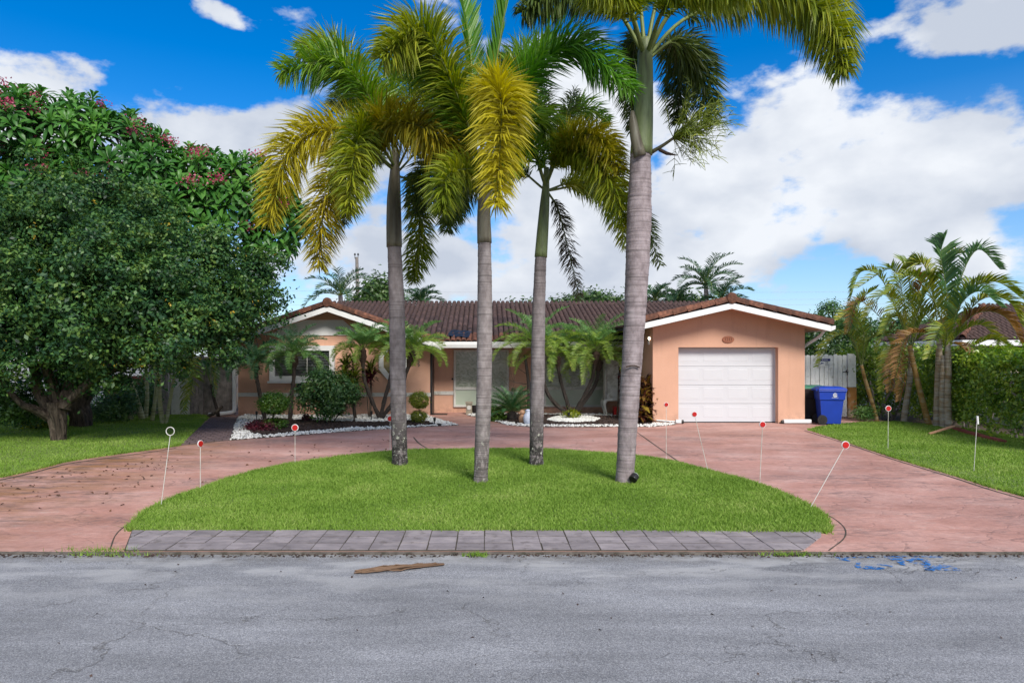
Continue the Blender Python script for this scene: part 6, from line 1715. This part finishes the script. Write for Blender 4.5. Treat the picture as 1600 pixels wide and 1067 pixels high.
for i, (a, b2, lb) in enumerate([((-60,446),(1700,452),'upper thin power line crossing behind the palms'),((-60,458),(1700,463),'middle thin power line crossing behind the palms'),((-60,470),(1700,470),'lowest thin power line just above the roof ridge')]):
    A, B = P(*a, Yp), P(*b2, Yp); pts = [A.lerp(B, t)+Vector((0,0,-1.1*(1-(2*t-1)**2)*.3)) for t in np.linspace(0,1,24)]
    tag(MB().tube(pts, .006, 4, False).build('power_line', MT['wire']), lb, 'wire', 'power lines behind the house')

# ------------------------------------------------------------------ small things
def marker(label, top, base, disc=.07, style='red', dY=0.0):
    b = G(*base); t = P(top[0], top[1], b.y + dY)
    root = empty('driveway_marker', b, label, 'marker', 'driveway marker stakes')
    MB().tube([b+Vector((0,0,-.03)), t], .0048, 6).build('stake', MT['offwhite'], root)
    n = Vector((0,-1,0)) if style != 'edge' else Vector((.92,-.4,0))
    if style == 'hoop':
        pts = [t + Vector((math.cos(a)*disc, 0, disc + math.sin(a)*disc)) for a in np.linspace(0, 2*math.pi, 21)]
        MB().tube(pts, .006, 6, False).build('hoop', MT['offwhite'], root)
    elif style == 'slim':
        MB().tube([t, t+Vector((.01,0,-.14))], .017, 8).build('cap', MT['white'], root)
    else:
        c = t
        MB().disc(c, n, disc, .012, 22).build('rim', MT['white'], root)
        MB().disc(c - Vector((n.x,n.y,0))*-.009, n, disc*.84, .008, 22).build('reflector', MT['red'], root)
    return root
marker('white stake topped by an empty hoop at the left tip of the island', (266,680), (251,791), .055, 'hoop')
marker('marker with reflector turned edge on at the left of the island', (313,693), (313,766), .052, 'edge')
marker('white rimmed red marker standing on the island edge before the left bed', (461,668), (461,724), .065)
marker('marker peeping out left of the first palm trunk', (609.5,654), (609.5,707), .06)
marker('upright dark red marker left of the garage door', (1041,632), (1041,717), .045)
marker('leaning marker in front of the garage door', (1085,647), (1107,736), .048)
marker('red marker on the island edge near the right side of the garage door', (1191.5,663), (1187,757), .05)
marker('strongly tilted red marker at the right tip of the island', (1321,695), (1263,795), .052)
marker('red marker on the right lawn in front of the leaning palms', (1388,638), (1387.5,702), .062)
marker('plain white stake without reflector on the right lawn', (1527,650), (1521.5,737), .05, 'slim')

def path_lamp(label, px, py, h=.26):
    b = G(px, py); root = empty('path_lamp', b, label, 'lamp', 'path lamps in the beds')
    MB().tube([b+Vector((0,0,-.02)), b+Vector((0,0,h-.08))], .012, 8).build('stake', MT['black'], root)
    MB().lathe((b.x, b.y, h-.09), [(.03,0),(.035,.02),(.035,.08),(.045,.09),(.02,.11)], 12).build('lamp_head', MT['black'], root)
path_lamp('black path lamp at the left end of the pebble bed', 401, 661, .34)
path_lamp('black path lamp on the pebbles under the three stemmed date palm', 580.5, 657, .28)
path_lamp('black path lamp at the right tip of the left bed', 679, 664, .2)
path_lamp('black path lamp on the white mound under the date palm clump', 889, 656, .22)
b = G(686, 665); tag(MB().lathe((b.x, b.y, 0), [(.07,0),(.08,.03),(.06,.06),(.02,.07)], 12).build('valve_cap', MT['black']), 'low black valve cap on the white pebbles at the right tip of the left bed', 'cap')

# front door mat, stone lantern, planter
dm = tag(MB().box(P(673,0,23.2).x, P(699,0,23.2).x, 23.0, 23.4, .001, .02).build('doormat', MT['black']), 'dark doormat on the porch floor by the front door', 'doormat')
q = Vector((P(733,0,23.2).x, 23.2, 0))
sl_ = empty('stone_lantern', q, 'small square stone lantern with a round face by the porch window', 'lantern')
MB().box(q.x-.11, q.x+.11, 23.1, 23.3, 0, .10).build('foot', MT['stone'], sl_); MB().box(q.x-.10, q.x+.10, 23.11, 23.29, .10, .36).build('body', MT['stone'], sl_)
MB().box(q.x-.12, q.x+.12, 23.08, 23.32, .36, .43).build('cap', MT['stone'], sl_); MB().disc((q.x, 23.10, .235), (0,1,0), .075, .03, 18).build('round_face', MT['offwhite'], sl_)
q = Vector((P(742,0,23.3).x, 23.3, 0)); tag(MB().lathe(tuple(q), [(.08,0),(.11,.2),(.12,.3),(.10,.3),(.09,.27)], 14).build('planter', MT['bin_dark']), 'dark empty planter beside the small stone lantern', 'planter')
# tan figure and pale jar next to the third trunk
q = G(816, 662); fg = empty('garden_ornament', q, 'tan rounded ceramic bird by the sago palm', 'ornament')
MB().ball(q+Vector((0,0,.15)), .105, .12, .15, 14, 8).build('body', MT['tan'], fg, smooth=True); MB().ball(q+Vector((.0,0,.33)), .085, .085, .085, 14, 8).build('head', MT['tan'], fg, smooth=True)
MB().tube([q+Vector((-.07,-.02,.32)), q+Vector((-.13,-.04,.305))], [.03,.008], 8).build('beak', MT['tan'], fg, smooth=True)
q = G(825, 664); jr = empty('garden_jar', q, 'pale blue white jar beside the tan ceramic bird', 'jar')
MB().lathe(tuple(q), [(.06,0),(.12,.08),(.14,.2),(.12,.3),(.07,.36),(.08,.4)], 18).build('body', MT['paleblue'], jr, smooth=True); MB().lathe((q.x,q.y,.4), [(.085,0),(.07,.035),(.02,.06)], 14).build('lid', MT['paleblue'], jr, smooth=True)
# white cabinet on curved legs behind the fourth trunk
cy = 22.6; c0, c1 = P(944,0,cy).x, P(994,0,cy).x
cb = empty('garden_cabinet', ((c0+c1)/2, cy, 0), 'weathered white cabinet on curved legs behind the thickest palm trunk', 'cabinet')
zt, za, zb2 = P(0,563,cy).z, P(0,624,cy).z, P(0,631,cy).z
MB().box(c0+.04, c1, cy, cy+.45, za, zt).build('carcass', MT['offwhite'], cb)
MB().box(c0+.12, (c0+c1)/2-.02, cy-.02, cy-.001, za+.08, zt-.1).build('door', MT['offwhite'], cb, bevel=.01); MB().box((c0+c1)/2+.02, c1-.08, cy-.02, cy-.001, za+.08, zt-.1).build('door', MT['offwhite'], cb, bevel=.01)
MB().box(c0-.02, c1+.04, cy-.05, cy+.5, za-.05, za-.002).build('plinth', MT['offwhite'], cb, bevel=.01); MB().box(c0, c1+.02, cy-.04, cy+.48, zt, zt+.05).build('top', MT['offwhite'], cb, bevel=.01)
MB().tube([(c0+.05, cy-.01, za), (c0+.05, cy-.01, zt)], .045, 10).build('corner_column', MT['offwhite'], cb, smooth=True)
for xx in (c0+.05, c1-.05):
    for yy in (cy+.02, cy+.4):
        MB().tube(curve_pts([(xx, yy, za-.04), (xx-.05, yy-.03, za-.14), (xx+.01, yy, .16), (xx+.03, yy-.01, .0)], 10), [.075,.075,.07,.06,.05,.042,.036,.034,.038,.05], 8).build('leg', MT['offwhite'], cb, smooth=True)
q = P(966, 640, cy+.2); tag(MB().box(q.x-.16, q.x+.2, cy+.1, cy+.35, .0, .3).build('red_crate', MT['red'], None, bevel=.01), 'small red box standing under the weathered white cabinet', 'box')

# dried palm frond in the road
df = empty('dry_frond', G(625, 890, -.02), 'dried brown palm spathe lying in the street', 'frond')
pts = curve_pts([tuple(G(x, y, -.02)+Vector((0,0,.02))) for x, y in [(556,896),(600,891),(645,887),(694,883)]], 14)
mb = MB()
for k in range(44):
    o1 = rng.normal(size=3)*np.array([.03,.035,.01]); a_ = rng.integers(0, 5); z_ = rng.integers(9, 14)
    pp = [p + o1*(1-abs(i-(a_+z_)/2)/9) + rng.normal(size=3)*.004 for i, p in list(enumerate(pts))[a_:z_]]
    pp = [np.array([p[0], p[1], max(p[2], -.014)]) for p in pp]
    mb.tube(pp, .007, 4, False)
mb.build('fibres', MT['dry'], df)
mb = MB(); mb.tube(pts, [.012+.03*math.sin(math.pi*min(1,(i+1)/15)) for i in range(14)], 8, True); mb.v = [(x, y, -.016+max(0, z+.02)*.5) for x, y, z in mb.v]; mb.build('stalk', MT['dry'], df)
dt = G(200, 866, -.02)
weeds('dry_straw', dt + Vector((-.2,-.02,0)), 160, (.25,.04), .02, 'dry straw at the corner of the left drive')
# blue locator marks sprayed on the road
def stroke(pts, w):
    P_ = [G(1240+a/3.811, 620+b_/3.811, -.022) for a, b_ in pts]; cp = curve_pts([tuple(p) for p in P_], max(6, 5*len(pts))); mb_ = MB(); vs = []
    for i in range(len(cp)):
        t = Vector(cp[min(i+1, len(cp)-1)] - cp[max(i-1, 0)]).normalized(); s = Vector((-t.y, t.x, 0))*w*random.uniform(.4, .9)*.5
        vs += [Vector(cp[i])+s+Vector((0,0,.004+STK[0])), Vector(cp[i])-s+Vector((0,0,.004+STK[0]))]
    STK[0] += .0006
    return vs, [(2*i, 2*i+2, 2*i+3, 2*i+1) for i in range(len(cp)-1)]
STK = [0]
bmk = MB()
for s, w_ in [([(250,955),(330,978),(300,960),(480,955)], .06), ([(270,970),(330,975)], .05), ([(385,985),(395,1020),(530,1020),(425,1012)], .07), ([(395,1020),(520,1028)], .06), ([(495,1000),(545,1004),(590,1012)], .05), ([(540,955),(700,952),(885,957)], .06),
              ([(600,950),(620,975),(655,1005)], .07), ([(640,960),(645,985),(645,1002)], .06), ([(560,960),(600,975)], .05), ([(680,980),(760,970),(790,1002),(690,985)], .09), ([(780,985),(800,1010),(800,1036),(850,1015),(905,1004)], .09), ([(800,1036),(880,1022),(940,1012)], .05), ([(820,1030),(900,1034),(1000,1038)], .05), ([(930,1012),(960,1025),(985,1036)], .06), ([(700,965),(770,975),(800,990)], .08)]:
    v, f = stroke(s, w_); bmk.add(v, f)
tag(bmk.build('paint_mark', MT['spray']), 'blue spray painted utility mark on the asphalt at the right', 'paint mark')
# rank grass and bare earth at the palm feet
for k_, (px, py) in enumerate([(625,727),(751,754),(838,728),(976,754)]):
    c_ = G(px, py)
    weeds('trunk_grass', c_ + Vector((0, -.05, 0)), 420, (.16, .13), .075, 'longer blades left round a palm trunk')
